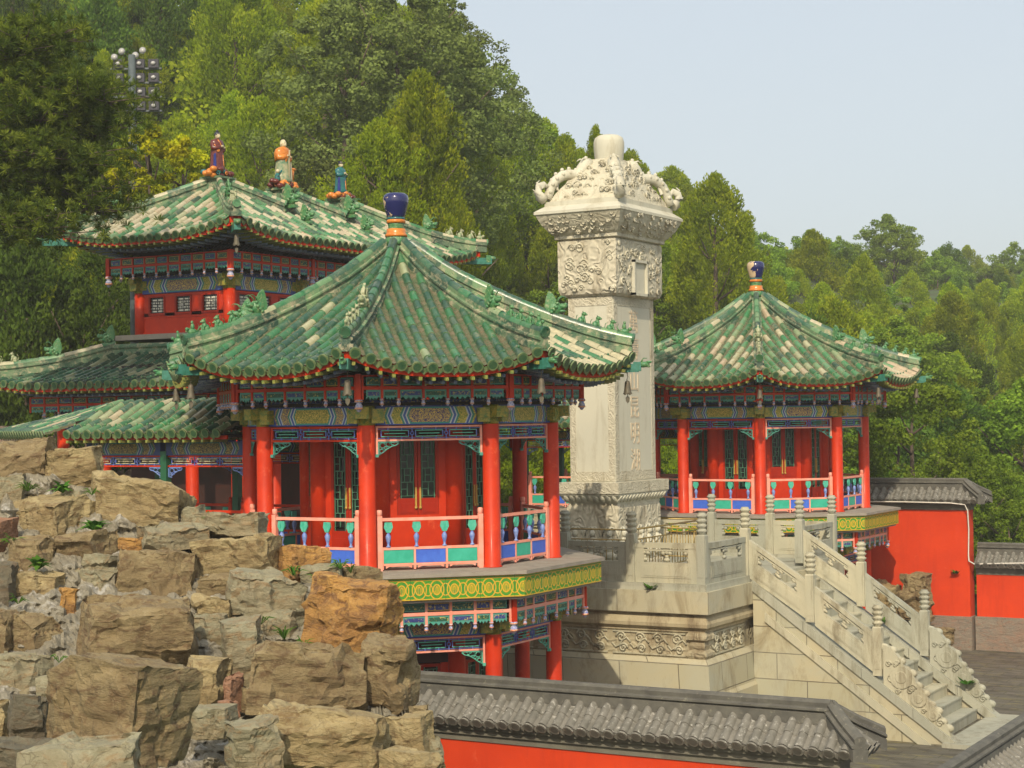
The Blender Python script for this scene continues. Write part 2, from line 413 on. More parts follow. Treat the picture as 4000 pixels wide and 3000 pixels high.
M['rock_grey'] = rock_mat('sandstone_greygreen', (.27, .255, .165), (.21, .195, .12), (.24, .17, .085), (.38, .35, .25))
M['rock_dark'] = rock_mat('sandstone_dark', (.13, .12, .08), (.10, .09, .06), (.13, .09, .05), (.2, .18, .12))
M['rock_pink'] = rock_mat('sandstone_pink', (.32, .17, .10), (.26, .13, .07), (.2, .10, .05), (.40, .30, .22))
M['mortar'] = simple('mortar', (.30, .27, .20), (.17, .15, .105), 3, .95, 1.0, 18, .05, c3=(.42, .40, .35), s3=2.6, lo3=.54, hi3=.64)
M['rubble'] = rock_mat('rubble_wall', (.24, .20, .15), (.19, .16, .13), (.26, .16, .11), (.34, .31, .26), .7)
M['court'] = None
M['earth'] = simple('hill_earth', (.05, .055, .02), (.06, .10, .025), .5, .95, .5, 3, .1)
M['bark'] = simple('bark', (.07, .05, .035), (.12, .09, .065), 8, .9, .8, 16, .03, zs=.3)

def leaf_mat(name, c1, c2, c3, trans=.35):
    m, nt, p = newmat(name)
    nt.nodes.remove(p); out = nt.nodes["Material Output"]
    t = attr(nt)
    oi = nt.nodes.new("ShaderNodeObjectInfo")
    col = ramp(nt, t, [(0, c1), (.55, c2), (1, c3)])
    hs = nt.nodes.new("ShaderNodeHueSaturation"); nt.links.new(col, hs.inputs["Color"])
    nt.links.new((E_(nt, oi.outputs["Random"]) * .022 + .494).v, hs.inputs["Hue"])
    nt.links.new((E_(nt, oi.outputs["Random"]) * .55 + .78).v, hs.inputs["Value"])
    d = nt.nodes.new("ShaderNodeBsdfDiffuse"); tr = nt.nodes.new("ShaderNodeBsdfTranslucent"); mx = nt.nodes.new("ShaderNodeMixShader")
    nt.links.new(hs.outputs[0], d.inputs[0]); nt.links.new(hs.outputs[0], tr.inputs[0]); mx.inputs[0].default_value = trans
    nt.links.new(d.outputs[0], mx.inputs[1]); nt.links.new(tr.outputs[0], mx.inputs[2])
    nt.links.new(mx.outputs[0], out.inputs[0])
    return m
M['lf_juniper'] = leaf_mat('foliage_juniper', (.13, .19, .010), (.27, .34, .016), (.43, .45, .028), .5)
M['lf_broad'] = leaf_mat('foliage_broadleaf', (.09, .15, .015), (.17, .26, .024), (.26, .34, .036))
M['lf_dark'] = leaf_mat('foliage_dark', (.055, .10, .016), (.10, .165, .024), (.15, .22, .03))
M['lf_olive'] = leaf_mat('foliage_olive', (.12, .155, .04), (.18, .23, .06), (.26, .31, .085))
M['lf_yellow'] = leaf_mat('foliage_yellow', (.20, .23, .010), (.36, .36, .014), (.52, .47, .02))
M['lf_pine'] = leaf_mat('foliage_pine', (.045, .075, .014), (.10, .14, .018), (.20, .24, .03), .25)
M['lf_weed'] = leaf_mat('foliage_weed', (.035, .08, .015), (.06, .14, .02), (.11, .2, .03))

# painted beam: uv.x 0..1 along, uv.y 0..1
def uvs(nt):
    n = nt.nodes.new("ShaderNodeUVMap"); sp = nt.nodes.new("ShaderNodeSeparateXYZ"); nt.links.new(n.outputs[0], sp.inputs[0])
    return E_(nt, sp.outputs[0]), E_(nt, sp.outputs[1])
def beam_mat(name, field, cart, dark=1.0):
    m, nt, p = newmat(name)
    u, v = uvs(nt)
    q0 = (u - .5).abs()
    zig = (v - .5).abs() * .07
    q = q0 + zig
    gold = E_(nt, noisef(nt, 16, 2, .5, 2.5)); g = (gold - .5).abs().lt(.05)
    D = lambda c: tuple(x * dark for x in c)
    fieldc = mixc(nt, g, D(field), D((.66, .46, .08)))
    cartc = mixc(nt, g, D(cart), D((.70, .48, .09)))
    col = fieldc
    def band(lo, hi, c):
        nonlocal col
        col = mixc(nt, q.gt(lo) * q.lt(hi), col, D(c))
    inner = q.lt(.20) * (v - .5).abs().lt(.36)
    bandbg = (.05, .10, .34)
    band(.0, .215, (.04, .25, .20)); col = mixc(nt, inner, col, cartc)
    band(.215, .228, (.5, .52, .5)); band(.228, .25, bandbg); band(.25, .262, (.45, .5, .5)); band(.262, .28, (.04, .22, .16))
    band(.36, .372, (.45, .48, .5)); band(.372, .392, bandbg); band(.392, .402, (.45, .5, .5)); band(.402, .422, (.04, .22, .16)); band(.44, .6, (.04, .07, .26))
    edge = (v - .5).abs().gt(.44); col = mixc(nt, edge, col, D((.03, .06, .30)))
    nt.links.new(col, p.inputs["Base Color"]); p.inputs["Roughness"].default_value = .5
    return m
M['beamA'] = beam_mat('painted_beam_green', (.16, .22, .02), (.06, .04, .13))
M['beamB'] = beam_mat('painted_beam_blue', (.09, .07, .14), (.16, .19, .02))
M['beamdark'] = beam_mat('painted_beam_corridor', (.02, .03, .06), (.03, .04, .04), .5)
def scroll_mat(name):
    m, nt, p = newmat(name)
    u, v = uvs(nt)
    a = u / .34; cx = a.fr() - .5; cy = (v - .45) * .95
    r = (cx * cx + cy * cy).sq()
    ring1 = (r - .40).abs().lt(.030); ring2 = (r - .21).abs().lt(.028)
    cx2 = (a + .5).fr() - .5; r2 = (cx2 * cx2 + cy * cy).sq(); ring3 = (r2 - .25).abs().lt(.025)
    pet = ((cx * cx * 6 + (cy + .05) * (cy + .05)).sq() - .17).abs().lt(.025)
    col = mixc(nt, r.lt(.22), (.07, .26, .02), (.30, .30, .02))
    g = E_(nt, noisef(nt, 7, 3, .6)); col = mixc(nt, g.gt(.55) * .5, col, (.02, .20, .05))
    msk = ring1.max(ring2).max(ring3).max(pet)
    col = mixc(nt, msk, col, (.60, .34, .03))
    edge = (v - .5).abs().gt(.45); col = mixc(nt, edge, col, (.55, .36, .03))
    e2 = (v - .88).abs().lt(.02); col = mixc(nt, e2, col, (.50, .30, .03))
    seam = ((u / .68).fr() - .5).abs().lt(.006); col = mixc(nt, seam, col, (.03, .1, .03))
    nt.links.new(col, p.inputs["Base Color"]); p.inputs["Roughness"].default_value = .3
    bump(nt, p, msk, .5, .01)
    return m
M['scroll'] = scroll_mat('glazed_scroll_tile')

# ------------------------------------------------------------------ tiled roofs
Z = Vector((0, 0, 1))
def interp(tab, a):
    if a <= tab[0][0]:
        (x0, y0), (x1, y1) = tab[0], tab[1]
    else:
        for i in range(len(tab) - 1):
            (x0, y0), (x1, y1) = tab[i], tab[i + 1]
            if a <= x1: break
    return y0 + (y1 - y0) * (a - x0) / (x1 - x0)
def smooth_tab(tab, n=24):
    # resample with a gentle smoothing so that the slope curves
    xs = [tab[0][0] + (tab[-1][0] - tab[0][0]) * i / n for i in range(n + 1)]
    ys = [interp(tab, x) for x in xs]
    for _ in range(2): ys = [ys[0]] + [(ys[i - 1] + 2 * ys[i] + ys[i + 1]) / 4 for i in range(1, n)] + [ys[-1]]
    return list(zip(xs, ys))

def slope(tm, pm, dm, C, N, zf, s0, s1, a0f, a1f, sp=.3, r=.082, tl=.34, eave=True, wear=0.0, rnd=random, tfun=None, nseg=6, nails=None):
    """one slope: C centre, N outward unit dir, lateral L; zf(a,s) surface height"""
    N = Vector(N).normalized(); L = Vector((-N.y, N.x, 0))
    P = lambda a, s, dz=0: Vector(C) + N * a + L * s + Z * (zf(a, s) + dz)
    n = max(1, int(round((s1 - s0) / sp))); sp = (s1 - s0) / n
    for i in range(n):
        s = s0 + (i + .5) * sp
        a0, a1 = a0f(s), a1f(s)
        if a1 - a0 < .12: continue
        rowt = rnd.random()
        nt_ = max(1, int(round((a1 - a0) / tl))); dl = (a1 - a0) / nt_
        for k in range(nt_):
            b0 = a0 + k * dl; b1 = b0 + dl
            t = tfun(b0, s, rnd) if tfun else rnd.random()
            p0, p1 = P(b0, s), P(b1, s)
            d = (p1 - p0).normalized(); up = (L.cross(d)); up = up if up.z > 0 else -up
            ring0, ring1 = [], []
            for j in range(nseg + 1):
                th = pi * j / nseg
                ring0.append(p0 - d * .015 + L * cos(th) * r * .88 + up * sin(th) * r * .95)
                ring1.append(p1 + L * cos(th) * r + up * sin(th) * r * 1.12)
            vs = ring0 + ring1; q = nseg + 1
            tm.add(vs, [(j, j + 1, q + j + 1, q + j) for j in range(nseg)], 0, t, None, True)
            if k < nt_ - 1 or eave:   # little end lip
                tm.add(ring1 + [p1], [tuple(range(q)) + (q,)], 0, .93, None, False)
        if eave:
            p1 = P(a1, s); p0 = P(a1 - dl, s); d = (p1 - p0).normalized(); up = L.cross(d); up = up if up.z > 0 else -up
            rr = r * 1.18; o = p1 + d * .03
            ringa = [o + L * cos(2 * pi * j / 12) * rr + up * (sin(2 * pi * j / 12) * rr) for j in range(12)]
            ringb = [q_ + d * .03 for q_ in ringa]
            ringc = [o + d * .03 + (q_ - o - d * .03) * .72 for q_ in ringb]
            ringd = [q_ - d * .012 for q_ in ringc]
            dm.ring([ringa, ringb, ringc], 0, .5, False, False, False); dm.ring([ringc, ringd], 1, .5, True, False, False)
            if nails is not None:
                nails.blob(P(a1 - .22, s, r * 1.2), (.028, .028, .035), 6)
        # pan strip to the left of this row
    for i in range(n + 1):
        s = s0 + i * sp
        sl, sr = max(s - sp / 2, s0), min(s + sp / 2, s1)
        if sr - sl < .02: continue
        am = min(a0f(sl), a0f(sr), a0f(s)); a1 = a1f(s)
        if a1 - am < .1: continue
        st = .17; k = max(1, int((a1 - am) / st)); dl = (a1 - am) / k
        vs, fs = [], []
        for j in range(k):
            b0, b1 = am + j * dl, am + (j + 1) * dl
            h = .022
            row = []
            for b, dz in ((b0, .0), (b1, h)):
                for ss, dd in ((sl, .03), (s, -.028), (sr, .03)):
                    aa = max(b, a0f(ss)) if abs(ss - s) > 1e-6 else b
                    row.append(P(aa, ss, dd + dz))
            b_ = len(vs); vs += row
            fs += [(b_, b_ + 1, b_ + 4, b_ + 3), (b_ + 1, b_ + 2, b_ + 5, b_ + 4)]
            if j: fs += [(b_ - 3, b_ - 2, b_ + 1, b_), (b_ - 2, b_ - 1, b_ + 2, b_ + 1)]
        pm.add(vs, fs, 0, rnd.random())
        if eave and s0 + .01 < s < s1 - .01:
            p = P(a1, s, .02); w_ = sp * .36
            pts = [(-w_, .02), (-w_ * 1.0, -.05), (-w_ * .75, -.10), (-w_ * .35, -.125), (0, -.165), (w_ * .35, -.125), (w_ * .75, -.10), (w_, -.05), (w_, .02), (w_ * .5, -.025), (0, -.04), (-w_ * .5, -.025)]
            dn = (P(a1, s) - P(a1 - .3, s)).normalized(); up = L.cross(dn); up = up if up.z > 0 else -up
            upv = (up * .85 + Z * .5).normalized()
            dm.prism(pts, p - dn * .03 - Z * .02, L, upv, dn, .02, 0, .5)
    return P

def hip_ridge(tm, mm, path, tl=.3, w_=.13, h=.26, r=.075, wear=None, endcap=True):
    """ridge following path of points (surface level): moulded body with barrel on top"""
    path = [Vector(p) for p in path]
    # resample path
    out = [path[0]]; 
    for i in range(len(path) - 1):
        a, b = path[i], path[i + 1]; n = max(1, int(round((b - a).length / tl)))
        for k in range(1, n + 1): out.append(a.lerp(b, k / n))
    d0 = out[-1] - out[0]; side = Vector((-d0.y, d0.x, 0)).normalized()
    sec = [(-w_, -.06), (-w_, .06), (-w_ * .62, .08), (-w_ * .62, .13), (-w_ * .95, .15), (-w_ * .95, .19), (-w_ * .6, .21), (-w_ * .6, h), (w_ * .6, h), (w_ * .6, .21), (w_ * .95, .19), (w_ * .95, .15), (w_ * .62, .13), (w_ * .62, .08), (w_, .06), (w_, -.06)]
    for i in range(len(out) - 1):
        mm.sweep([out[i], out[i + 1]], sec, side, Z, 0, random.random(), cap=(i in (0, len(out) - 2)))
    for i in range(len(out) - 1):
        p0, p1 = out[i] + Z * h, out[i + 1] + Z * h
        d = (p1 - p0).normalized(); up = side.cross(d); up = up if up.z > 0 else -up
        ra = [p0 + side * cos(pi * j / 6) * r * .9 + up * sin(pi * j / 6) * r for j in range(7)]
        rb = [p1 + d * .01 + side * cos(pi * j / 6) * r + up * sin(pi * j / 6) * r * 1.15 for j in range(7)]
        tm.add(ra + rb, [(j, j + 1, 7 + j + 1, 7 + j) for j in range(6)], 0, random.random(), None, True)
    if endcap:
        p = out[-1] + Z * h; d = (out[-1] - out[-2]).normalized()
        tm.lathe(p + d * .0, [(0, .0), (r * 1.25, 0), (r * 1.25, .05), (r * .8, .05), (r * .8, .035), (0, .035)], 12, 0, .4, d, False)
    return out

def beast_mesh(kind, seed=0):
    """roof figures; local: feet at origin, looking +X"""
    b = MB(); rnd = random.Random(seed)
    if kind == 'small':   # seated lion-like figure
        b.blob((-.02, 0, .09), (.075, .05, .09), 8); b.blob((.03, 0, .15), (.05, .045, .075), 8)
        b.blob((.055, 0, .235), (.055, .042, .045), 8); b.blob((.105, 0, .222), (.028, .024, .022), 6)
        for s in (-1, 1):
            b.tube([(.055, s * .03, .15), (.075, s * .032, .07), (.08, s * .032, 0)], .017, 5)
            b.blob((-.03, s * .045, .04), (.05, .022, .045), 6)
            b.tube([(.04, s * .028, .262), (.03, s * .034, .305)], .014, 5, r2=.003)
        b.tube([(-.08, 0, .05), (-.12, 0, .12), (-.10, 0, .2), (-.07, 0, .22)], .018, 5, r2=.006)
        b.box((0, 0, -.015), (.26, .09, .05))
    elif kind == 'rider':
        b.blob((-.02, 0, .10), (.11, .05, .07), 8); b.blob((.1, 0, .15), (.045, .035, .04), 6)
        b.blob((-.02, 0, .20), (.045, .04, .07), 8); b.blob((-.01, 0, .285), (.032, .03, .035), 8)
        b.tube([(-.12, 0, .1), (-.17, 0, .2), (-.13, 0, .27)], .022, 5, r2=.005)
        for s in (-1, 1): b.tube([(.03, s * .03, .08), (.05, s * .035, 0)], .018, 5); b.tube([(-.06, s * .03, .08), (-.07, s * .035, 0)], .018, 5)
        b.box((0, 0, -.015), (.28, .09, .05))
    else:   # big dragon head with swept fin, horns and open jaw
        b.blob((0, 0, .16), (.17, .09, .15), 10)
        b.blob((.17, 0, .20), (.12, .065, .06), 8); b.blob((.24, 0, .235), (.045, .05, .04), 7)
        b.blob((.14, 0, .10), (.11, .05, .035), 8)
        b.blob((.07, .07, .26), (.04, .03, .035), 7); b.blob((.07, -.07, .26), (.04, .03, .035), 7)
        fin = [(-.16, .05), (-.20, .22), (-.17, .38), (-.13, .50), (-.10, .53), (-.03, .47), (.01, .40), (.05, .33), (.03, .26), (.0, .2)]
        b.prism(fin, (0, -.025, 0), Vector((1, 0, 0)), Z, Vector((0, 1, 0)), .05)
        for s in (-1, 1):
            b.prism([(x * .8 - .02, y * .78) for x, y in fin], (0, s * .05 - .015, .02), Vector((1, 0, 0)), Z, Vector((0, 1, 0)), .03)
            b.tube([(.05, s * .05, .29), (.10, s * .07, .37), (.17, s * .08, .41), (.23, s * .075, .39), (.24, s * .07, .34)], .014, 5, r2=.004)
            for k in range(3): b.blob((-.05 + .05 * k, s * .09, .08 + .05 * k), (.045, .03, .04), 6)
        b.box((-.02, 0, -.02), (.36, .13, .08))
    return b
_bm = {}
def beast(kind, parent, p, ang, mat='beast', name=None, scale=1.0, lab=None):
    key = (kind, mat)
    if key not in _bm:
        o = beast_mesh(kind).build('tmp', M[mat]); fixnormals(o); _bm[key] = o.data; bpy.data.objects.remove(o)
    nm = name or {'small': 'ridge_figure', 'rider': 'ridge_rider', 'big': 'ridge_dragon_head'}[kind]
    o = bpy.data.objects.new(nm, _bm[key]); COL.objects.link(o)
    org = ORG.get(parent.name, Vector((0, 0, 0)))
    o.location = Vector(p) - org; o.rotation_euler = (0, 0, ang); o.scale = (scale,) * 3
    setparent(o, parent); return o

# ------------------------------------------------------------------ octagonal pavilion (local frame, centre at origin)
OCT = [radians(22.5 + 45 * k) for k in range(8)]
def ov(k, R, z=0): a = OCT[k % 8]; return Vector((R * cos(a), R * sin(a), z))
def faceB(k):
    a = radians(45 * k); N = Vector((cos(a), sin(a), 0)); return N, Vector((-N.y, N.x, 0))
def octprism(mb, ap, z0, z1, mi=0, t=.5):
    R = ap / cos(pi / 8)
    mb.ring([[ov(k, R, z0) for k in range(8)], [ov(k, R, z1) for k in range(8)]], mi, t, True, False, False)

def lattice(parent, name, c, N, L, W, H, mats, kind='transom'):
    """lattice grille in plane: c = centre, W x H"""
    b = MB(); B = (L, N, Z); c = Vector(c)
    def bar(x0, z0, x1, z1, mi=0, w_=.016):
        if abs(x1 - x0) > abs(z1 - z0): b.box(c + L * (x0 + x1) / 2 + Z * z0, (abs(x1 - x0), .022, w_), B, mi)
        else: b.box(c + L * x0 + Z * (z0 + z1) / 2, (w_, .024, abs(z1 - z0)), B, mi)
    if kind == 'transom':
        n = 3; cw = W / n
        for i in range(n):
            x = -W / 2 + cw * i + cw / 2; a = cw * .40; h = H * .26
            bar(x - a, h, x + a, h, 0); bar(x - a, -h, x + a, -h, 0); bar(x - a, -h, x - a, h, 1); bar(x + a, -h, x + a, h, 1)
            bar(x - a * .75, 0, x + a * .75, 0, 0)
            for sx in (-1, 1):
                bar(x + sx * a * .5, h, x + sx * a * .5, H / 2, 1); bar(x + sx * a * .5, -H / 2, x + sx * a * .5, -h, 1)
            if i: 
                xx = -W / 2 + cw * i; rr = H * .15
                b.tube([c + L * (xx + rr * cos(t_ * pi / 4)) + Z * rr * sin(t_ * pi / 4) for t_ in range(9)], .012, 4, 1)
                bar(xx, rr, xx, H / 2, 1); bar(xx, -H / 2, xx, -rr, 1)
        bar(-W / 2, H * .4, W / 2, H * .4, 1, .010); bar(-W / 2, -H * .4, W / 2, -H * .4, 1, .010)
    else:  # tall door / window grille
        nx = 4
        for x in (-.42, .42): bar(W * x, -H / 2, W * x, H / 2)
        for z in (-.46, .46): bar(-W / 2, H * z, W / 2, H * z)
        rows = max(3, int(H / .28)); hh = H * .92 / rows
        for r_ in range(rows):
            z0 = -H * .46 + r_ * hh
            if r_ % 2 == 0: bar(0, z0, 0, z0 + hh); bar(-W * .42, z0 + hh * .5, 0, z0 + hh * .5)
            else: bar(-W * .2, z0, -W * .2, z0 + hh); bar(W * .2, z0, W * .2, z0 + hh); bar(-W * .2, z0 + hh * .5, W * .2, z0 + hh * .5)
            bar(-W * .42, z0, W * .42, z0)
    return b.build(name, mats, parent)

def spandrel(b, c, L, sx, N, w_=.42, h=.26):
    """carved fretwork bracket: c = upper corner against the post; sx direction of growth"""
    c = Vector(c)
    b.box(c + L * sx * w_ / 2 - Z * .012, (w_, .03, .024), (L, N, Z)); b.box(c + L * sx * .012 - Z * h / 2, (.024, .03, h), (L, N, Z))
    for (x, z, r) in ((.09, .08, .055), (.2, .06, .045), (.07, .19, .04), (.29, .045, .03), (.15, .13, .03)):
        b.tube([c + L * sx * (x + r * cos(a * .9)) - Z * (z - r * sin(a * .9)) for a in range(7)], .012, 4)
    b.tube([c + L * sx * .02 - Z * h, c + L * sx * .10 - Z * (h * .82), c + L * sx * .17 - Z * (h * .6), c + L * sx * .27 - Z * (h * .38), c + L * sx * .36 - Z * (h * .3), c + L * sx * w_ - Z * .03], .014, 4)

def railing(parent, c, N, L, W, mirror=False, posts=True, pink='pink'):
    """painted railing between two columns, centre c (floor), clear width W"""
    c = Vector(c); B = (L, N, Z); b = MB()
    b.box(c + Z * .99, (W - .1, .05, .06), B); b.box(c + Z * .425, (W - .1, .05, .05), B); b.box(c + Z * .115, (W - .1, .05, .04), B)
    cw = (W - .1) / 3
    for i in range(4): b.box(c + L * (-W / 2 + .05 + cw * i) + Z * .22, (.04, .052, .40), B)
    for i in range(3): b.prism([(-cw * .4, 0), (-cw * .3, .035), (cw * .3, .035), (cw * .4, 0), (cw * .4, .055), (-cw * .4, .055)], c + L * (-W / 2 + .05 + cw * (i + .5)) + Z * .04, L, Z, N, .02)
    rl = b.build('railing_frame', M[pink], parent)
    if posts:
        for sx in (-1, 1):
            b = MB(); b.box(c + L * sx * W / 2 + Z * .53, (.095, .095, 1.06), B)
            b.lathe(c + L * sx * W / 2 + Z * 1.06, [(.04, 0), (.055, .02), (.055, .09), (.045, .115), (0, .12)], 8)
            b.build('railing_post', M[pink], parent)
    for i in range(3):
        x = -W / 2 + .05 + cw * (i + .5); b = MB()
        b.box(c + L * x + Z * .27, (cw - .05, .028, .26), B)
        g = (i + (1 if mirror else 0)) % 2 == 0
        b.build('railing_panel', M['railgreen' if g else 'railblue'], parent)
    for x in (-W / 2 + .17, -W / 2 + .17 + (W - .34) / 3, W / 2 - .17 - (W - .34) / 3, W / 2 - .17):
        o = c + L * x; b = MB()
        b.lathe(o + Z * .45, [(.045, 0), (.045, .02), (.022, .04), (.03, .09), (.052, .17), (.055, .21), (.03, .26), (.02, .28)], 8, 0)
        for f in (-.035, 0, .035):   # leafy capital
            b.prism([(f * .6 - .018, 0), (f * 1.5 - .035, .10), (f * 1.3 - .025, .20), (f * 1.3 + .025, .20), (f * 1.5 + .035, .10), (f * .6 + .018, 0)], o + Z * .735 + N * (-.02 + abs(f) * .3), L, Z, N, .04, 1)
        b.build('vase_baluster', [M['vaseblue'], M['vasegreen']], parent)

ROOF_P = smooth_tab([(.2, 6.46), (1.1, 5.76), (2.3, 5.05), (3.05, 4.64), (3.85, 4.23), (4.65, 3.88)])
AE = 4.62
def bud(b, c, r, h, m0=0):
    b.lathe(c, [(.0, -h), (r * .45, -h * .93), (r * .95, -h * .62), (r * .9, -h * .45), (r * .55, -h * .30), (r * .95, -h * .2), (r * 1.0, -h * .05), (r * .8, 0)], 8, m0)
    b.lathe(c - Z * h * .66, [(r * 1.02, -.1 * h), (r * 1.05, .05 * h)], 8, m0 + 1)
    b.lathe(c - Z * h * .2, [(r * 1.06, 0), (r * 1.06, .12 * h)], 8, m0 + 1)

def hanging_frame(parent, k, z0, hh, ap=3.60, pinkish=False):
    """red openwork frieze with painted panels and flower-bud drops on face k; z0 = bottom of lower panels"""
    N, L = faceB(k); B = (L, N, Z); W = 2 * ap * tan(pi / 8); C = N * ap
    red = MB(); pn = MB(); bd = MB()
    zt = z0 + hh
    mid = z0 + hh * .47
    for z, t in ((zt - .015, .03), (mid, .065)): red.box(C + Z * z, (W - .12, .06, t), B)
    ws = [.62, .62, 1, 1, 1, .62, .62]; tot = sum(ws); gap = .075
    unit = (W - .16 - gap * 8) / tot; x = -W / 2 + .08 + gap
    for i, q in enumerate(ws):
        pw = unit * q; cx = x + pw / 2; x += pw + gap
        a = (i + k) % 2
        h1 = zt - .03 - (mid + .035); zc = (zt - .03 + mid + .035) / 2
        pn.box(C + L * cx + Z * zc - N * .005, (pw + .03, .03, h1 * .82), B, 2 if i % 2 else 3)
        pn.box(C + L * cx + Z * zc + N * .003, (pw - .005, .03, h1 * .60), B, a)
        h2 = mid - .035 - z0; zc = z0 + h2 / 2
        pn.prism([(-pw / 2 - .015, h2 / 2), (-pw / 2 - .015, -h2 * .45), (-pw * .38, -h2 * .2), (-pw * .25, -h2 * .5), (-pw * .12, -h2 * .25), (0, -h2 * .55), (pw * .12, -h2 * .25), (pw * .25, -h2 * .5), (pw * .38, -h2 * .2), (pw / 2 + .015, -h2 * .45), (pw / 2 + .015, h2 / 2)],
                 C + L * cx + Z * zc - N * .02, L, Z, N, .03, 3)
        pn.box(C + L * cx + Z * (zc + .02) + N * .003, (pw - .03, .03, h2 * .40), B, 1 - a)
        # drop post on the right of this panel
        if i < len(ws) - 1:
            xx = x - gap / 2
            red.box(C + L * xx + Z * (z0 + zt) / 2, (.05, .056, hh), B)
            bud(bd, C + L * xx + Z * (z0 + .015), .042, .15)
    for sx in (-1, 1):
        red.box(C + L * sx * (W / 2 - .07) + Z * (z0 + zt) / 2, (.04, .05, hh), B)
    red.build('frieze_frame', M['pink' if pinkish else 'red'], parent)
    pn.build('frieze_panels', [M['navy'], M['deepgreen'], M['gold'], M['turq']], parent)
    bd.build('flower_bud_drops', [M['budblue'], M['budred']], parent)

def door_leaf(parent, c, L, N, w_, z0, z1, lower=True):
    """red door leaf with lattice opening; c at floor centre"""
    B = (L, N, Z); c = Vector(c); b = MB()
    zl = z0 + (.62 if lower else .28)
    b.box(c + Z * ((z0 + zl) / 2), (w_ - .01, .05, zl - z0), B)
    b.box(c + Z * ((z0 + zl) / 2) + N * .03, (w_ * .66, .012, (zl - z0) * .72), B)
    b.box(c + Z * ((z0 + zl) / 2) + N * .036, (w_ * .5, .012, (zl - z0) * .55), B)
    for sx in (-1, 1): b.box(c + L * sx * (w_ / 2 - .035) + Z * ((zl + z1) / 2), (.06, .055, z1 - zl), B)
    for z in (zl + .03, z1 - .03): b.box(c + Z * z, (w_ - .12, .053, .06), B)
    d = b.build('door_leaf', M['reddark'], parent)
    g = MB(); g.box(c + Z * ((zl + z1) / 2) - N * .02, (w_ - .12, .01, z1 - zl - .1), B); g.build('pane', M['glass'], d)
    lattice(d, 'lattice', c + Z * ((zl + z1) / 2) + N * .01, N, L, w_ - .13, z1 - zl - .12, [M['doorlat']], 'tall')
    return d

def storey(P, z0, ztop, upper=True):
    """columns, transoms, beams, inner walls between floor z0 and column top ztop"""
    h = ztop - z0
    for k in range(8):
        b = MB(); c = ov(k, 3.235)
        b.lathe(c + Z * z0, [(.20, -.0), (.20, .02), (.168, .05), (.165, h), (.165, h + .02)], 16)
        b.build('column', M['red'], P)
        # bracket block on the column head
        b = MB(); a = OCT[k]; R_ = Vector((cos(a), sin(a), 0)); T_ = Vector((-sin(a), cos(a), 0))
        b.lathe(c + Z * (ztop + .02), [(.165, 0), (.165, .40)], 12, 0)
        for kk in (k, k + 1):
            N, L = faceB(kk); sx = 1 if kk == k else -1
            b.box(c + N * .10 + L * (-sx) * .18 * (1) + Z * (ztop + .20), (.24, .26, .28), (L, N, Z), 0)
            b.box(c + N * .19 + L * (-sx) * .18 + Z * (ztop + .23), (.2, .14, .17), (L, N, Z), 0)
        b.box(c + R_ * .24 + Z * (ztop + .26), (.30, .26, .22), (R_, T_, Z), 0)
        b.build('column_bracket', M['blockgold'], P)
    for k in range(8):
        N, L = faceB(k); W = 2 * 2.985 * tan(pi / 8); C = N * 2.985; B = (L, N, Z)
        b = MB(); b.box(C + Z * (ztop + .205), (W - .34, .17, .37), B, 0, .5, 1.0)
        b.build('painted_beam', M['beamA' if k % 2 else 'beamB'], P)
        b = MB(); b.box(C + Z * (ztop + .45), (W - .1, .22, .12), B, 0, .5, 1.0); b.build('upper_beam', M['navy'], P)
        # transom
        iw = W - .35
        b = MB()
        for z in (ztop - .015, ztop - .275): b.box(C + Z * z, (iw, .05, .035), B)
        for sx in (-1, 1):
            b.box(C + L * sx * (iw / 2 - .02) + Z * (ztop - .27), (.04, .052, .54), B)
        b.build('transom_frame', M['pink' if k in (0, 7) else 'red'], P)
        lattice(P, 'transom_lattice', C + Z * (ztop - .145), N, L, iw - .08, .225, [M['latgreen'], M['latblue']])
        for sx in (-1, 1):
            b = MB()
            spandrel(b, C + L * sx * (iw / 2 - .045) + Z * (ztop - .295), L, -sx, N)
            b.box(C + L * sx * (iw / 2 - .02) + Z * (ztop - .57), (.06, .07, .06), B)
            b.build('carved_spandrel', M['latgreen'] if not upper else M['turq'], P)
        # inner walls
        ap = 1.82; w2 = ap * tan(pi / 8); C2 = N * ap
        b = MB(); zs = 1.0 if k % 2 else 0.0
        
        lw = .43
        for sx in (-1, 1): b.box(C2 + L * sx * (lw + (w2 - lw) / 2) + Z * (z0 + 1.31), (w2 - lw, .09, 2.62), B)
        if k % 2: b.box(C2 + Z * (z0 + .5), (lw * 2, .09, 1.0), B)
        b.build('inner_wall', M['red'], P)
        b = MB(); b.box(C2 + Z * (z0 + 2.62 + (h - 2.62 + .5) / 2), (w2 * 2, .10, h - 2.62 + .5), B); b.build('shaded_upper_wall', M['wallshade'], P)  # top of the inner wall, its shadow behind the transom put into the colour
        for sx in (-1, 1):
            d = door_leaf(P, C2 + L * sx * lw / 2 + N * .02 + Z * 0, L, N, lw, z0 + zs, z0 + 2.60, lower=not (k % 2))
            if k % 2 == 0 or True:
                g = MB(); g.box(C2 + L * sx * .045 + N * .058 + Z * (z0 + 1.35), (.035, .02, .42), B); g.lathe(C2 + L * sx * .045 + N * .06 + Z * (z0 + 1.15), [(.0, 0), (.03, 0), (.03, .02), (0, .02)], 8, ax=N); g.build('door_plate', M['gold'], d)
        b = MB(); b.lathe(ov(k, 1.97, z0), [(.19, 0), (.19, 2.9 + h - 2.8), (.19, h + .5)], 14); b.build('inner_column', M['red'], P)
    b = MB(); octprism(b, 3.2, ztop + .40, ztop + .46); b.build('ceiling', M['darkint'], P)

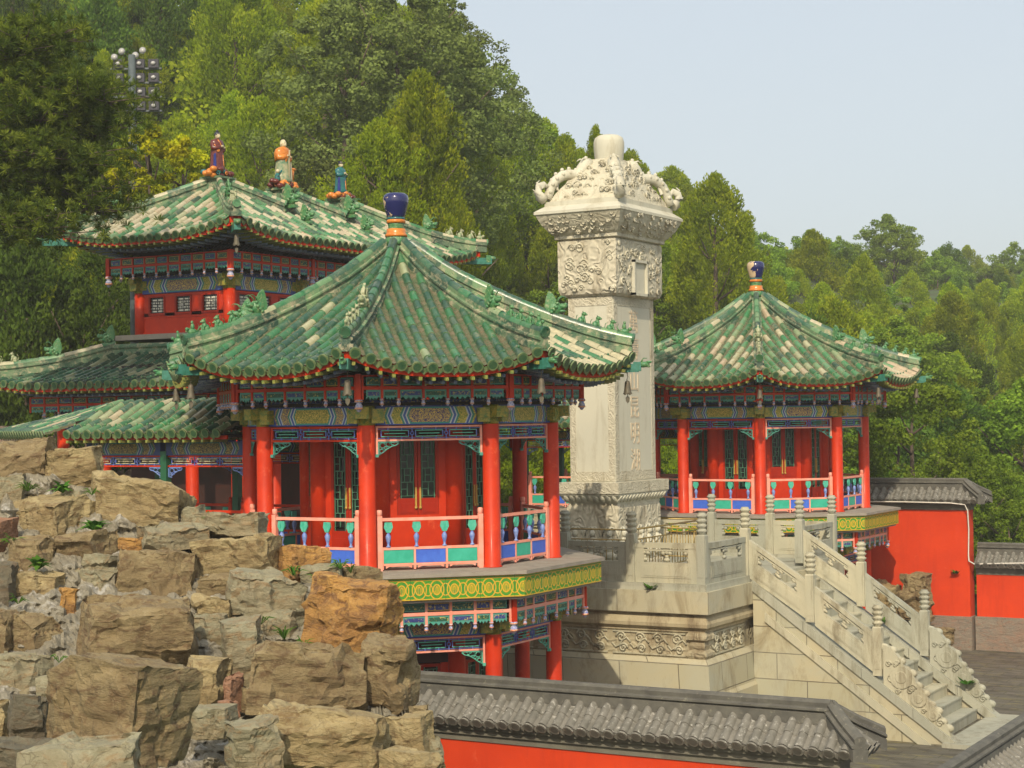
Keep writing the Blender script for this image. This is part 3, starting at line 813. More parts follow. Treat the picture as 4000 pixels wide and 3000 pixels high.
def pavilion():
    P = thing('octagonal_pavilion', (0, 0, 0), 'x', 'pavilion'); ORG[P.name] = Vector((0, 0, 0))
    storey(P, 0.0, 2.8)
    storey(P, -4.6, -1.33 + .0, upper=False)
    for k in range(8):
        N, L = faceB(k); W = 2 * 2.985 * tan(pi / 8)
        hanging_frame(P, k, 3.31, .47)
        hanging_frame(P, k, -1.02, .47, 3.60, pinkish=k in (0, 7))
        railing(P, N * 2.985, N, L, W - .46, mirror=(k % 2 == 0))
        # deck fascia
        ap = 3.93; w2 = ap * tan(pi / 8)
        b = MB(); 
        b.add([N * ap - L * w2 + Z * -.50, N * ap + L * w2 + Z * -.50, N * ap + L * w2 + Z * -.075, N * ap - L * w2 + Z * -.075,
               N * (ap - .1) - L * w2 * .97 + Z * -.50, N * (ap - .1) + L * w2 * .97 + Z * -.50], [(0, 1, 2, 3), (1, 0, 4, 5)], 0, .5,
              [[(0, 0), (2 * w2, 0), (2 * w2, 1), (0, 1)], [(0, 0)] * 4])
        b.build('glazed_fascia', M['scroll'], P)
    for k in range(8):   # corner posts of the friezes with big buds
        for z0 in (3.31, -1.02):
            b = MB()
            c = ov(k, 3.60 / cos(pi / 8) + .0)
            a = OCT[k]; R_ = Vector((cos(a), sin(a), 0)); T_ = Vector((-sin(a), cos(a), 0))
            b.box(c + Z * (z0 + .24), (.10, .10, .50), (R_, T_, Z), 2)
            bud(b, c + Z * (z0 + .0), .078, .24)
            b.build('corner_bud_post', [M['budblue'], M['budred'], M['red']], P)
    b = MB(); octprism(b, 4.0, -.07, -.0); octprism(b, 3.86, -.56, -.50); b.build('deck', M['deck'], P)
    # soffit, eave board, rafters
    R = MB(); sof = MB(); bo = MB(); rb = MB()
    def zeave(s, smax): return 3.88 + .36 * (abs(s) / smax) ** 2.6
    smax = AE * tan(pi / 8)
    for k in range(8):
        N, L = faceB(k); B = (L, N, Z)
        n = 12
        for i in range(n):
            s0 = -smax + 2 * smax * i / n; s1 = s0 + 2 * smax / n
            q = lambda ap, s, dz: N * ap + L * (s * ap / AE) + Z * (zeave(s, smax) + dz)
            sof.add([q(3.45, s0, -.02), q(3.45, s1, -.02), q(AE - .1, s1, -.16), q(AE - .1, s0, -.16)], [(0, 1, 2, 3)])
            bo.add([q(AE - .10, s0, -.17), q(AE - .10, s1, -.17), q(AE - .06, s1, .02), q(AE - .06, s0, .02), q(AE - .13, s0, -.17), q(AE - .13, s1, -.17)], [(0, 1, 2, 3), (0, 4, 5, 1)])
        n = 15
        for i in range(n):
            s = -smax + 2 * smax * (i + .5) / n
            c1 = N * (AE - .02) + L * s * .985 + Z * (zeave(s, smax) - .215)
            d = (N * 1.0 + L * (s / smax) * .12 + Z * -.12).normalized()
            R.box(c1 - d * .35, (.062, .72, .062), (L, d, L.cross(d)))
            c2 = N * (AE - .34) + L * s * .93 + Z * (zeave(s, smax) - .27)
            rb.lathe(c2 - d * .5, [(.036, 0), (.036, .5)], 8, ax=d)
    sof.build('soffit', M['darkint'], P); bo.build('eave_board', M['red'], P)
    R.build('flying_rafters', M['rafter'], P); rb.build('round_rafters', M['rafterblue'], P)
    # corner beams (painted) under hips
    b = MB()
    for k in range(8):
        a = OCT[k]; R_ = Vector((cos(a), sin(a), 0)); T_ = Vector((-sin(a), cos(a), 0))
        b.box(ov(k, 4.55, 3.93), (1.1, .16, .17), (R_, T_, Z), 0); b.box(ov(k, 5.07, 3.96), (.16, .17, .19), (R_, T_, Z), 1)
        # upturned animal-head corner tile
        b.blob(ov(k, 5.20, 4.0), (.13, .07, .065), 8, 2, .5, (R_, T_, Z)); b.blob(ov(k, 5.31, 4.05), (.07, .045, .03), 6, 2, .5, (R_, T_, Z)); b.blob(ov(k, 5.30, 3.96), (.05, .04, .025), 6, 2, .5, (R_, T_, Z))
        b.tube([ov(k, 5.15, 4.05), ov(k, 5.2, 4.13), ov(k, 5.28, 4.13)], .02, 5, 2, r2=.006)
    b.build('corner_beams', [M['cbeam'], M['cbeam'], M['beast']], P)
    # roof
    tm, pm, dm, nl = MB(), MB(), MB(), MB()
    def tf(a, s, rnd):
        x = rnd.random()
        return x * .76 if x < .965 else x
    for k in range(8):
        N, L = faceB(k)
        zf = lambda a, s: interp(ROOF_P, a) + .36 * min(1.3, abs(s) / (max(a, .4) * tan(pi / 8))) ** 2.6 * (a / AE) ** 2.5
        # the four faces turned to the weather on the right are bleached
        if k in (0, 1, 2): tfun = lambda a, s, rnd: (1.0 if rnd.random() < .25 + .35 * (a > 2.6) else .3 + .6 * rnd.random())
        else: tfun = tf
        slope(tm, pm, dm, (0, 0, 0), N, zf, -smax * .985, smax * .985, lambda s: max(.28, (abs(s) + .10) / tan(pi / 8)), lambda s: AE, .295, .093, .33, tfun=tfun, nails=nl)
    rf = pm.build('roof', M['pan'], P)
    tm.build('barrel_tiles', M['tile_green'], rf); dm.build('eave_tiles', [M['drip'], M['disc']], rf); nl.build('tile_nails', M['tile_green'], rf)
    # hips
    for k in range(8):
        tm, mm = MB(), MB()
        path = []
        for i in range(15):
            R_ = .30 + (4.97 - .30) * i / 14; a = R_ * cos(pi / 8)
            path.append(ov(k, R_, interp(ROOF_P, a) + .36 * (a / AE) ** 2.5 - .01))
        hip_ridge(tm, mm, path, .31, .14, .30, .09)
        h = mm.build('hip_ridge', M['ridge_tile'], rf)
        # second level merged into the ridge mesh: barrel cover
        tm.build('ridge_cover', M['tile_green'], rf)
        for kind, R_ in (('big', 3.35), ('small', 3.92), ('small', 4.22), ('small', 4.52), ('rider', 4.83)):
            a = R_ * cos(pi / 8)
            beast(kind, rf, ov(k, R_, interp(ROOF_P, a) + .36 * (a / AE) ** 2.5 + .30), OCT[k], 'beast' if (k == 0 or (k + int(R_ * 10)) % 3) else 'beastpale', scale=1.0)
    # finial
    b = MB()
    b.lathe((0, 0, 6.62), [(.28, 0), (.25, .1), (.22, .17), (.215, .2)], 20, 3)
    b.lathe((0, 0, 6.80), [(.235, .0), (.24, .05), (.215, .065), (.205, .10), (.20, .17)], 20, 1)
    b.lathe((0, 0, 6.94), [(.175, 0), (.165, .06), (.17, .10), (.185, .16)], 20, 3)
    b.lathe((0, 0, 7.09), [(.20, 0), (.205, .05), (.19, .075)], 20, 1)
    b.lathe((0, 0, 7.165), [(.19, 0), (.19, .045), (.16, .06)], 20, 2)
    fb = b.build('finial', [M['cobalt'], M['orange'], M['teal'], M['beast']], P)
    b = MB(); b.lathe((0, 0, 7.21), [(.185, 0), (.20, .05), (.235, .17), (.268, .31), (.273, .40), (.255, .47), (.2, .515), (.1, .53), (0, .532)], 28, 0)
    b.build('finial_jar', M['cobalt'], fb)
    return P

PL = pavilion()
PR = copy_tree(PL)
PL.location = (0, -10.17, 0); PR.location = (0, 10.17, 0)
tag(PL, 'near octagonal pavilion with red columns and glossy green tiled roof, above the stacked rocks', 'pavilion', 'octagonal pavilions')
tag(PR, 'far octagonal pavilion right of the stele, roof bleached to cream and green', 'pavilion', 'octagonal pavilions')
for c in KIDS[PR.name]:
    for d in [c] + KIDS.get(c.name, []):
        b_ = d.name.split('.')[0]
        if b_ in ('barrel_tiles',):
            d.data = d.data.copy(); d.data.materials[0] = M['tile_cream']
        if b_ == 'ridge_cover': d.data = d.data.copy(); d.data.materials[0] = M['tile_mix']
        if b_ == 'finial_jar': d.data = d.data.copy(); d.data.materials[0] = M['cobalt2']

# wind bells under the eave corners
def bell_mesh():
    b = MB()
    b.tube([(0, 0, 0), (0, 0, -.06), (.012, 0, -.09), (0, 0, -.12), (-.012, 0, -.15), (0, 0, -.18)], .009, 5)
    n = 12; rings = []
    for r, z in ((.02, -.17), (.05, -.19), (.058, -.24), (.066, -.33), (.085, -.40), (.105, -.44)):
        rings.append([Vector((r * cos(2 * pi * k / n), r * sin(2 * pi * k / n), z - (.03 if (k % 2 == 0 and z < -.39) else 0))) for k in range(n)])
    b.ring(rings, 0, .5, True, False, True)
    b.tube([(0, 0, -.4), (0, 0, -.5)], .008, 5)
    b.prism([(0, 0), (.045, -.05), (.035, -.12), (0, -.17), (-.035, -.12), (-.045, -.05)], (0, -.01, -.48), Vector((1, 0, 0)), Z, Vector((0, 1, 0)), .02)
    return b
_b = bell_mesh().build('wind_bell', M['bell']); _bme = _b.data; bpy.data.objects.remove(_b)
def add_bell(p, label):
    o = bpy.data.objects.new('wind_bell', _bme); COL.objects.link(o); o.location = p
    o.rotation_euler = (0, 0, HEAD); tag(o, label, 'wind bell', 'bronze wind bells under the eave corners'); return o
bl = {(-1, 4): 'bronze wind bell at the near pavilion far left eave corner, left of its twin',
      (-1, 5): 'bronze wind bell at the near pavilion leftmost eave corner, right of its twin',
      (-1, 6): 'bronze wind bell hanging at the front left eave corner of the near pavilion',
      (-1, 7): 'bronze wind bell hanging at the front right eave corner of the near pavilion',
      (-1, 0): 'bronze wind bell in front of the stone stele, at the near pavilion right eave tip',
      (1, 6): 'bronze wind bell at the middle front eave corner of the far pavilion',
      (1, 7): 'bronze wind bell at the front right eave corner of the far pavilion',
      (1, 0): 'bronze wind bell at the rightmost eave tip of the far pavilion, against the trees',
      (1, 5): 'bronze wind bell at the left eave corner of the far pavilion, beside the stele'}
for (s, k), lb in bl.items():
    p = ov(k, 4.86, 3.84) + Vector((0, s * 10.17, 0)); add_bell(p, lb)

# ------------------------------------------------------------------ stone stele
UX, VY = Vector((1, 0, 0)), Vector((0, 1, 0))
def rectring(hx, hy, z, c=(0, 0), ch=0):
    x, y = c
    if ch: return [Vector((x + sx * (hx - (0 if i else ch)), y + sy * (hy - (ch if i else 0)), z)) for sx, sy, o in ((1, 1, 0), (-1, 1, 1), (-1, -1, 0), (1, -1, 1)) for i in ((1, 0) if o == 0 else (0, 1))]
    return [Vector((x + sx * hx, y + sy * hy, z)) for sx, sy in ((1, 1), (-1, 1), (-1, -1), (1, -1))]
def profile(mb, prof, mi=0, c=(0, 0), cap=True, smooth=False, ch=0):
    mb.ring([rectring(hx, hy, z, c, ch) for hx, hy, z in prof], mi, .5, cap, False, smooth)
ST = thing('stone_stele', (0, 0, -1.0), 'tall pale stone stele with carved dragon cap and vertical inscription, between the two pavilions', 'stele')
b = MB(); profile(b, [(.80, 1.32, -1.0), (.80, 1.32, -.85), (.74, 1.26, -.8), (.74, 1.26, .58), (.70, 1.22, .70)])
pd = b.build('pedestal', M['stelecarve'], ST)
b = MB()   # row of seated figures carved on the pedestal in high relief
rnd = random.Random(5)
for (ax, hx, hy) in ((0, .74, 1.26), (1, .74, 1.26)):
    for sgn in (-1, 1):
        n = 3 if ax else 5
        for i in range(n):
            q = -1 + 2 * (i + .5) / n
            if ax == 0: c = Vector((sgn * hx, q * hy, -.35)); N_ = Vector((sgn, 0, 0))
            else: c = Vector((q * hx, sgn * hy, -.35)); N_ = Vector((0, sgn, 0))
            L_ = Vector((-N_.y, N_.x, 0)); B = (L_, N_, Z)
            sc = rnd.uniform(.9, 1.1)
            b.blob(c - Z * .25, (.20 * sc, .10, .12), 8, B=B); b.blob(c + Z * .0, (.13 * sc, .11, .22), 8, B=B); b.blob(c + Z * .30 + N_ * .02, (.075, .09, .09), 8, B=B)
            b.blob(c + Z * .42, (.05, .07, .05), 6, B=B)
            for sx in (-1, 1): b.tube([c + L_ * sx * .12 + Z * .12, c + L_ * sx * .20 - Z * .02 + N_ * .05, c + L_ * sx * rnd.uniform(.0, .12) + Z * rnd.uniform(-.1, .25) + N_ * .1], .035, 6)
            b.tube([c + L_ * (.22 * cos(t_)) + Z * (.22 + .25 * sin(t_)) for t_ in (0, .6, 1.2, 1.9, 2.5, 3.1)], .025, 5)
b.build('carved_figures', M['stele'], pd)
b = MB(); profile(b, [(.70, 1.22, .70), (.72, 1.24, .74), (.80, 1.38, .84), (.86, 1.48, .93), (.84, 1.46, .955)])
for (a, n, f) in ((0, 15, 1), (1, 9, 1)):   # lotus petals
    for sgn in (-1, 1):
        for i in range(n):
            q = -1 + 2 * (i + .5) / n
            if a == 0: c = Vector((sgn * .80, q * 1.40, .83)); d = Vector((sgn * .8, 0, .9)); L_ = VY
            else: c = Vector((q * .78, sgn * 1.38, .83)); d = Vector((0, sgn * .8, .9)); L_ = UX
            d.normalize(); b.blob(c, (.075, .035, .13), 6, B=(L_, d.cross(L_), d))
b.build('lotus_band', M['stele'], ST)
b = MB(); profile(b, [(.86, 1.49, .955), (.88, 1.515, .97), (.88, 1.515, 1.25)], ch=.0); b.build('base_slab', M['border'], ST)
b = MB(); profile(b, [(.645, 1.205, 1.25), (.645, 1.205, 6.12)], ch=.0); sh = b.build('shaft', M['stele'], ST)
b = MB()   # carved border strips round each face
for sgn in (-1, 1):
    for q in (-1, 1):
        b.box((sgn * .647, q * 1.08, 3.68), (.022, .20, 4.8)); b.box((q * .55, sgn * 1.207, 3.68), (.16, .022, 4.8))
    b.box((sgn * .647, 0, 1.40), (.022, 1.96, .24)); b.box((sgn * .647, 0, 5.92), (.022, 1.96, .28))
    b.box((0, sgn * 1.207, 1.40), (.94, .022, .24)); b.box((0, sgn * 1.207, 5.92), (.94, .022, .28))
b.build('carved_border', M['border'], sh)
b = MB()
profile(b, [(.70, 1.25, 6.02), (.79, 1.33, 6.08), (.835, 1.375, 6.2), (.84, 1.38, 7.44), (.80, 1.34, 7.5)]); hd_ = b.build('head_block', M['stelecarve'], ST)
# relief dragons on the head as real swirls
b = MB(); rnd = random.Random(11)
def swirl(b, c, L_, N_, r, turns=1.3, th=.03, fl=1):
    pts = []
    for i in range(int(10 * turns) + 4):
        a = i * .6; rr = r * (1 - i / (10 * turns + 6))
        pts.append(c + L_ * (fl * rr * cos(a)) + Z * (rr * sin(a)) + N_ * .0)
    b.tube(pts, th, 5)
for (N_, hw, off) in ((Vector((0, -1, 0)), .80, 1.385), (Vector((1, 0, 0)), 1.32, .845), (Vector((-1, 0, 0)), 1.32, .845), (Vector((0, 1, 0)), .80, 1.385)):
    L_ = Vector((-N_.y, N_.x, 0))
    for i in range(int(26 * hw / .8)):
        x = rnd.uniform(-hw + .08, hw - .08); z = rnd.uniform(6.16, 7.4)
        if N_.x > .5 and abs(x + .05) < .5 and 6.1 < z < 7.0: continue
        swirl(b, N_ * off + L_ * x + Z * z, L_, N_, rnd.uniform(.07, .14), rnd.uniform(.7, 1.6), rnd.uniform(.018, .034), rnd.choice((-1, 1)))
b.build('relief_scrolls', M['stelecap'], hd_)
b = MB()   # plain framed niche
for q in (-1, 1): b.box((.86, -.05 + q * .38, 6.52), (.12, .06, .92))
for z in (6.09, 6.95): b.box((.86, -.05, z), (.12, .82, .07))
b.box((.83, -.05, 6.52), (.03, .70, .80)); b.build('framed_niche', M['stele'], hd_)
b = MB(); profile(b, [(.86, 1.40, 7.50), (.90, 1.44, 7.52), (.90, 1.44, 7.60), (.96, 1.52, 7.66), (1.10, 1.70, 7.85), (1.20, 1.84, 8.08), (1.22, 1.87, 8.14)])
for (N_, hw, off) in ((Vector((0, -1, 0)), 1.05, 1.70), (Vector((1, 0, 0)), 1.62, 1.10)):
    L_ = Vector((-N_.y, N_.x, 0)); rnd = random.Random(3)
    for i in range(int(34 * hw / .9)):
        t_ = rnd.random(); z = 7.64 + .44 * t_; o_ = off - .14 + .27 * t_; x = rnd.uniform(-hw, hw) * (.86 + .12 * t_)
        swirl(b, N_ * o_ + L_ * x + Z * z, L_, N_, rnd.uniform(.05, .1), 1.2, .022, rnd.choice((-1, 1)))
b.build('cap_tray', M['stelecap'], ST)
b = MB(); profile(b, [(1.24, 1.90, 8.14), (1.24, 1.90, 8.21), (1.13, 1.76, 8.30), (1.05, 1.66, 8.36), (1.05, 1.66, 8.48)]); b.build('cap_slab', M['stele'], ST)
b = MB(); rings = []
for i in range(9):
    t_ = i / 8; f = (1 - t_) ** 1.15; hx = .34 + .66 * f; hy = .40 + 1.18 * f; z = 8.48 + 1.2 * t_ ** .80
    rings.append(rectring(hx, hy, z, ch=.05))
b.ring(rings, 0, .5, True, False, False)
rnd = random.Random(2)
for (N_, hw, off) in ((Vector((0, -1, 0)), 1, 0), (Vector((1, 0, 0)), 1, 0)):   # wave scale lobes
    L_ = Vector((-N_.y, N_.x, 0))
    for i in range(5):
        t_ = .05 + .16 * i; f = (1 - t_) ** 1.15; hx = .34 + .66 * f; hy = .40 + 1.18 * f; z = 8.48 + 1.2 * t_ ** .80
        o_, w__ = (hy, hx) if N_.y else (hx, hy)
        n = max(2, int(w__ * 2 / .17))
        for k in range(n):
            x = rnd.uniform(-w__, w__) * .95
            q_ = rnd.uniform(.06, .13); swirl(b, N_ * (o_ - .02) + L_ * x + Z * (z + rnd.uniform(-.08, .14)), L_, (N_ * .6 - Z * .2), q_, 1.2, .024, rnd.choice((-1, 1)))
dm_ = b.build('cap_dome', M['stelecap'], ST)
for sx in (-1, 1):
    for sy in (-1, 1):
        b = MB()
        Pn = lambda f, z: Vector((sx * (.22 + .84 * f), sy * (.26 + 1.32 * f), z))
        # curled tail at the corner
        tail = [Pn(1.02, 8.55), Pn(1.10, 8.62), Pn(1.15, 8.74), Pn(1.12, 8.88), Pn(1.03, 8.94), Pn(.97, 8.88), Pn(1.0, 8.80)]
        b.tube(tail, [.15, .14, .12, .11, .09, .07, .04], 8)
        b.tube([Pn(1.1, 8.86), Pn(1.16, 8.98), Pn(1.10, 9.05)], .05, 6, r2=.015); b.tube([Pn(1.13, 8.7), Pn(1.24, 8.80)], .05, 5, r2=.01)
        body = [Pn(.98, 8.56), Pn(.93, 8.72), Pn(.88, 8.92), Pn(.80, 9.08), Pn(.68, 9.20), Pn(.55, 9.24), Pn(.42, 9.22), Pn(.34, 9.27), Pn(.29, 9.40), Pn(.22, 9.55), Pn(.13, 9.58)]
        b.tube(body, [.13, .12, .12, .125, .135, .145, .15, .16, .17, .17, .13], 9)
        # back crest
        for i in range(2, 10): b.blob(body[i] + Z * .15, (.06, .06, .06), 6)
        for i in range(1, 10):
            for q in (-1, 1): sdv = Vector((-sy, sx, 0)).normalized(); b.blob(body[i] + sdv * q * .11 + Z * .03, (.055, .055, .06), 6)
        # legs
        for f, z in ((.74, 9.08), (.42, 9.16)):
            b.tube([Pn(f, z), Pn(f + .06, z - .22), Pn(f - .02, z - .36)], .065, 6, r2=.05); b.blob(Pn(f - .05, z - .38), (.09, .09, .05), 6)
        # head with jaw, horn, mane
        h0 = Pn(.06, 9.50); dr = (Pn(0, 0) - Pn(.3, 0)); dr.z = 0; dr.normalize(); sd = Vector((-dr.y, dr.x, 0)); B = (dr, sd, Z)
        b.blob(Pn(.17, 9.55), (.17, .13, .14), 8, B=B); b.blob(Pn(.05, 9.47), (.13, .09, .06), 8, B=B); b.blob(Pn(.08, 9.36), (.11, .07, .04), 8, B=B)
        for q in (-1, 1):
            b.tube([Pn(.2, 9.62) + sd * q * .07, Pn(.3, 9.68) + sd * q * .09, Pn(.36, 9.62) + sd * q * .1], .035, 5, r2=.012)
            for k in range(3): b.blob(Pn(.24 + .05 * k, 9.5 - .08 * k) + sd * q * .12, (.07, .05, .06), 6, B=B)
        b.build('corner_dragon', M['stele'], dm_)
b = MB(); b.lathe((0, 0, 9.50), [(.35, 0), (.36, .1), (.385, .28), (.405, .48), (.405, .64), (.37, .76), (.27, .825), (.1, .84), (0, .84)], 28)
b.build('crowning_jar', M['stele'], ST)
# inscription
def glyph(ch, z, size=.56):
    cu = bpy.data.curves.new('glyph', 'FONT'); cu.body = ch; cu.size = size * 1.12; cu.align_x = 'CENTER'; cu.align_y = 'CENTER'; cu.extrude = .006; cu.offset = .001
    o = bpy.data.objects.new('glyph', cu); COL.objects.link(o)
    dg = bpy.context.evaluated_depsgraph_get(); me = bpy.data.meshes.new_from_object(o.evaluated_get(dg)); bpy.data.objects.remove(o)
    me.materials.clear(); me.materials.append(M['inscr'])
    vs = np.array([v.co[:] for v in me.vertices])
    if len(vs):
        c = (vs.max(0) + vs.min(0)) / 2
        for v in me.vertices: v.co = Vector(((v.co.z) + .651, (v.co.x - c[0]) * .95 - .02, (v.co.y - c[1]) + z + 1.0))
    ob = bpy.data.objects.new('inscribed_character', me); COL.objects.link(ob); setparent(ob, sh)
for ch, z in (('萬', 5.40), ('壽', 4.70), ('山', 3.86), ('昆', 3.17), ('明', 2.49), ('湖', 1.80)): glyph(ch, z)

# ------------------------------------------------------------------ marble platform
def block_mat(name, c1, c2, c3, bw=1.5, bh=.62):
    m, nt, p = newmat(name)
    sp = nt.nodes.new("ShaderNodeSeparateXYZ"); nt.links.new(objco(nt), sp.inputs[0])
    cb = nt.nodes.new("ShaderNodeCombineXYZ"); nt.links.new((E_(nt, sp.outputs[0]) + E_(nt, sp.outputs[1])).v, cb.inputs[0]); nt.links.new(sp.outputs[2], cb.inputs[1])
    br = nt.nodes.new("ShaderNodeTexBrick"); nt.links.new(cb.outputs[0], br.inputs[0]); br.inputs["Scale"].default_value = 1
    br.inputs["Mortar Size"].default_value = .012; br.inputs["Mortar Smooth"].default_value = .4; br.inputs["Brick Width"].default_value = bw; br.inputs["Row Height"].default_value = bh
    br.inputs[1].default_value = (*c1, 1); br.inputs[2].default_value = (*c2, 1); br.inputs[3].default_value = (.13, .11, .07, 1)
    br.inputs["Bias"].default_value = -.1
    st = noisef(nt, 1.6, 8, .75, .6, objco(nt, "Object", (1, 1, .4)), .50, .68); col = mixc(nt, E_(nt, st) * .8, br.outputs[0], c3)
    w2 = noisef(nt, .9, 4, .6, 1, None, .4, .65); col = mixc(nt, E_(nt, w2) * .4, col, (.36, .37, .30))
    nt.links.new(col, p.inputs["Base Color"]); p.inputs["Roughness"].default_value = .8
    b_ = bump(nt, p, noisef(nt, 40, 5, .7), .35, .008); bump(nt, p, E_(nt, br.outputs[1]) * -1, .8, .02, b_)
    return m
M['block'] = block_mat('marble_blocks', (.42, .375, .245), (.34, .325, .22), (.19, .145, .07))
M['blockbig'] = block_mat('marble_slabs', (.42, .375, .245), (.35, .33, .23), (.16, .115, .05), 2.3, 3.0)
PLT = thing('marble_platform', (0, 0, -4.6), 'stepped marble platform carved with scroll panels, carrying the stele', 'platform')
b = MB(); profile(b, [(4.75, 4.75, -4.65), (4.72, 4.72, -3.5), (4.66, 4.66, -3.42), (4.60, 4.60, -2.75), (4.50, 4.50, -2.62)]); b.build('plinth', M['block'], PLT)
b = MB(); profile(b, [(4.42, 4.42, -2.62), (4.42, 4.42, -2.02)]); wst = b.build('carved_waist', M['marblecarve'], PLT)
b = MB(); rnd = random.Random(4)   # scroll panels + corner balusters
def scrollpanel(b, N_, off, x0, x1):
    L_ = Vector((-N_.y, N_.x, 0)); B = (L_, N_, Z); w_ = x1 - x0; cx = (x0 + x1) / 2
    for z in (-2.57, -2.07): b.box(N_ * (off + .015) + L_ * cx + Z * z, (w_ - .05, .05, .03), B)
    n = max(2, int(w_ / .42))
    for i in range(n):
        x = x0 + (i + .5) * w_ / n
        swirl(b, N_ * (off + .02) + L_ * x + Z * (-2.20), L_, N_, .13, 1.4, .026, 1 if i % 2 else -1)
        swirl(b, N_ * (off + .02) + L_ * (x + .05) + Z * (-2.45), L_, N_, .11, 1.4, .026, -1 if i % 2 else 1)
        b.tube([N_ * (off + .02) + L_ * (x + dx * w_ / n) + Z * (-2.33 + .12 * sin(dx * 6)) for dx in (-.5, -.3, -.1, .1, .3, .5)], .024, 5)
for N_ in (Vector((0, -1, 0)), Vector((1, 0, 0)), Vector((0, 1, 0))):
    L_ = Vector((-N_.y, N_.x, 0))
    for (x0, x1) in ((-4.0, -2.1), (-1.9, 0), (.1, 2.0), (2.1, 4.0)):
        if N_.x > .5 and abs((x0 + x1) / 2) < 2.1: continue
        scrollpanel(b, N_, 4.42, x0, x1)
b.build('scroll_relief', M['marble'], wst)
b = MB()
for sx in (-1, 1):
    for sy in (-1, 1):
        c = (sx * 4.27, sy * 4.27)
        profile(b, [(.21, .21, -2.62), (.25, .25, -2.55), (.25, .25, -2.48), (.17, .17, -2.42), (.19, .19, -2.32), (.17, .17, -2.24), (.25, .25, -2.18), (.25, .25, -2.10), (.21, .21, -2.02)], 0, c)
b.build('corner_baluster', M['marblecarve'], wst)
b = MB(); profile(b, [(4.46, 4.46, -2.02), (4.46, 4.46, -1.975), (4.49, 4.49, -1.965), (4.57, 4.57, -1.90), (4.58, 4.58, -1.82), (4.54, 4.54, -1.70), (4.50, 4.50, -1.64), (4.56, 4.56, -1.63), (4.56, 4.56, -1.597)], smooth=False); b.build('cove_moulding', M['marblecarve2'], PLT)
b = MB(); profile(b, [(4.63, 4.63, -1.595), (4.64, 4.64, -1.58), (4.64, 4.64, -1.08)]); b.build('top_slab', M['blockbig'], PLT)
b = MB(); profile(b, [(4.56, 4.56, -1.08), (4.55, 4.55, -1.0)])
for s_ in (-1, 1):
    b.box((0, s_ * 4.40, -.962), (9.06, .30, .08))
    b.box((-4.40, 0, -.963), (.30, 8.5, .08))
    b.box((4.40, s_ * 3.22, -.963), (.30, 2.6, .08))
b.build('paving_kerb', M['marblegrey'], PLT)

# marble balustrades
def marble_post(parent, u, v, z0, mat='marble', big=1.0, n=4):
    b = MB(); hw = .105 * big
    profile(b, [(hw, hw, z0), (hw, hw, z0 + 1.10), (hw * .8, hw * .8, z0 + 1.13)], 0, (u, v))
    for q in (-1, 1):
        b.box((u, v + q * hw, z0 + .58), (hw * 1.1, .022, .85)); b.box((u + q * hw, v, z0 + .58), (.022, hw * 1.1, .85))
    pr = [(.075, 1.13), (.09, 1.15)]
    z = 1.15; hh = .115 if n == 4 else .12
    for i in range(n):
        pr += [(.095, z + .01), (.118, z + hh * .45), (.12, z + hh * .65), (.10, z + hh * .8), (.09, z + hh)]; z += hh
    pr += [(.085, z + .02), (.0, z + .025)]
    # scalloped bands
    rings = []
    for j, (r, zz) in enumerate(pr):
        rings.append([Vector((u + (max(r, .001) * big * (1 + (.10 if k % 2 and r > .11 else 0))) * cos(2 * pi * k / 16), v + (max(r, .001) * big * (1 + (.10 if k % 2 and r > .11 else 0))) * sin(2 * pi * k / 16), z0 + zz)) for k in range(16)])
    b.ring(rings, 0, .5, True, False, False)
    return b.build('newel_post', M[mat], parent)
def marble_panel(parent, p0, p1, N_, mat='marble', H=.92):
    """pierced panel between two base points (may slope)"""
    p0, p1 = Vector(p0), Vector(p1); A = (p1 - p0); W = A.length
    hlen = Vector((A.x, A.y, 0)).length
    A = A / hlen; W = hlen; B = (A, N_, Z); c = (p0 + p1) / 2; b = MB()
    b.box(c + Z * (H - .06), (W, .13, .12), B); b.box(c + Z * (H - .17), (W, .09, .04), B)
    b.box(c + Z * .235, (W, .115, .47), B)
    for q in (-1, 1):
        b.box(c + A * q * (W / 2 - .11) + Z * .66, (.22, .11, .40), B)
        b.box(c + Z * .25 + N_ * q * .06, (W * .80, .02, .26), B); b.box(c + Z * .25 + N_ * q * .068, (W * .70, .02, .18), B)
    for x in (-W / 2 + .22, 0, W / 2 - .22):
        o = c + A * x
        b.blob(o + Z * .53, (.085, .055, .05), 8, B=B); b.blob(o + Z * .60, (.05, .04, .04), 6, B=B)
        for k in (-1, 0, 1): b.blob(o + A * k * .085 + Z * (.70 - abs(k) * .015), (.065, .055, .055), 7, B=B)
        b.box(o + Z * .76, (.12, .06, .06), B)
    return b.build('pierced_panel', M[mat], parent)
def balustrade(name, pts, label, N_, base, mats=('marble', 'marble'), skip=()):
    T = thing(name, base, label, 'balustrade', 'marble balustrades of the platform and stairs')
    for i, p in enumerate(pts):
        if i not in skip: marble_post(T, p[0], p[1], p[2], mats[i % len(mats)])
        if i < len(pts) - 1:
            a, c = Vector(p), Vector(pts[i + 1]); d = c - a; hl = Vector((d.x, d.y, 0)).length; d /= hl
            marble_panel(T, a + d * .11, c - d * .11, N_, mats[(i + 1) % len(mats)])
    return T
us = [4.40, 2.62, .87, -.87, -2.62, -4.40]
balustrade('marble_balustrade', [(u, -4.38, -.92) for u in us], 'marble balustrade along the platform side nearest the near pavilion', VY, (0, -4.38, -.92), ('marblegrey', 'marble'))
balustrade('marble_balustrade', [(u, 4.38, -.92) for u in us], 'marble balustrade at the back of the platform, before the far pavilion deck', VY, (0, 4.38, -.92), ('marblegrey', 'marble'))
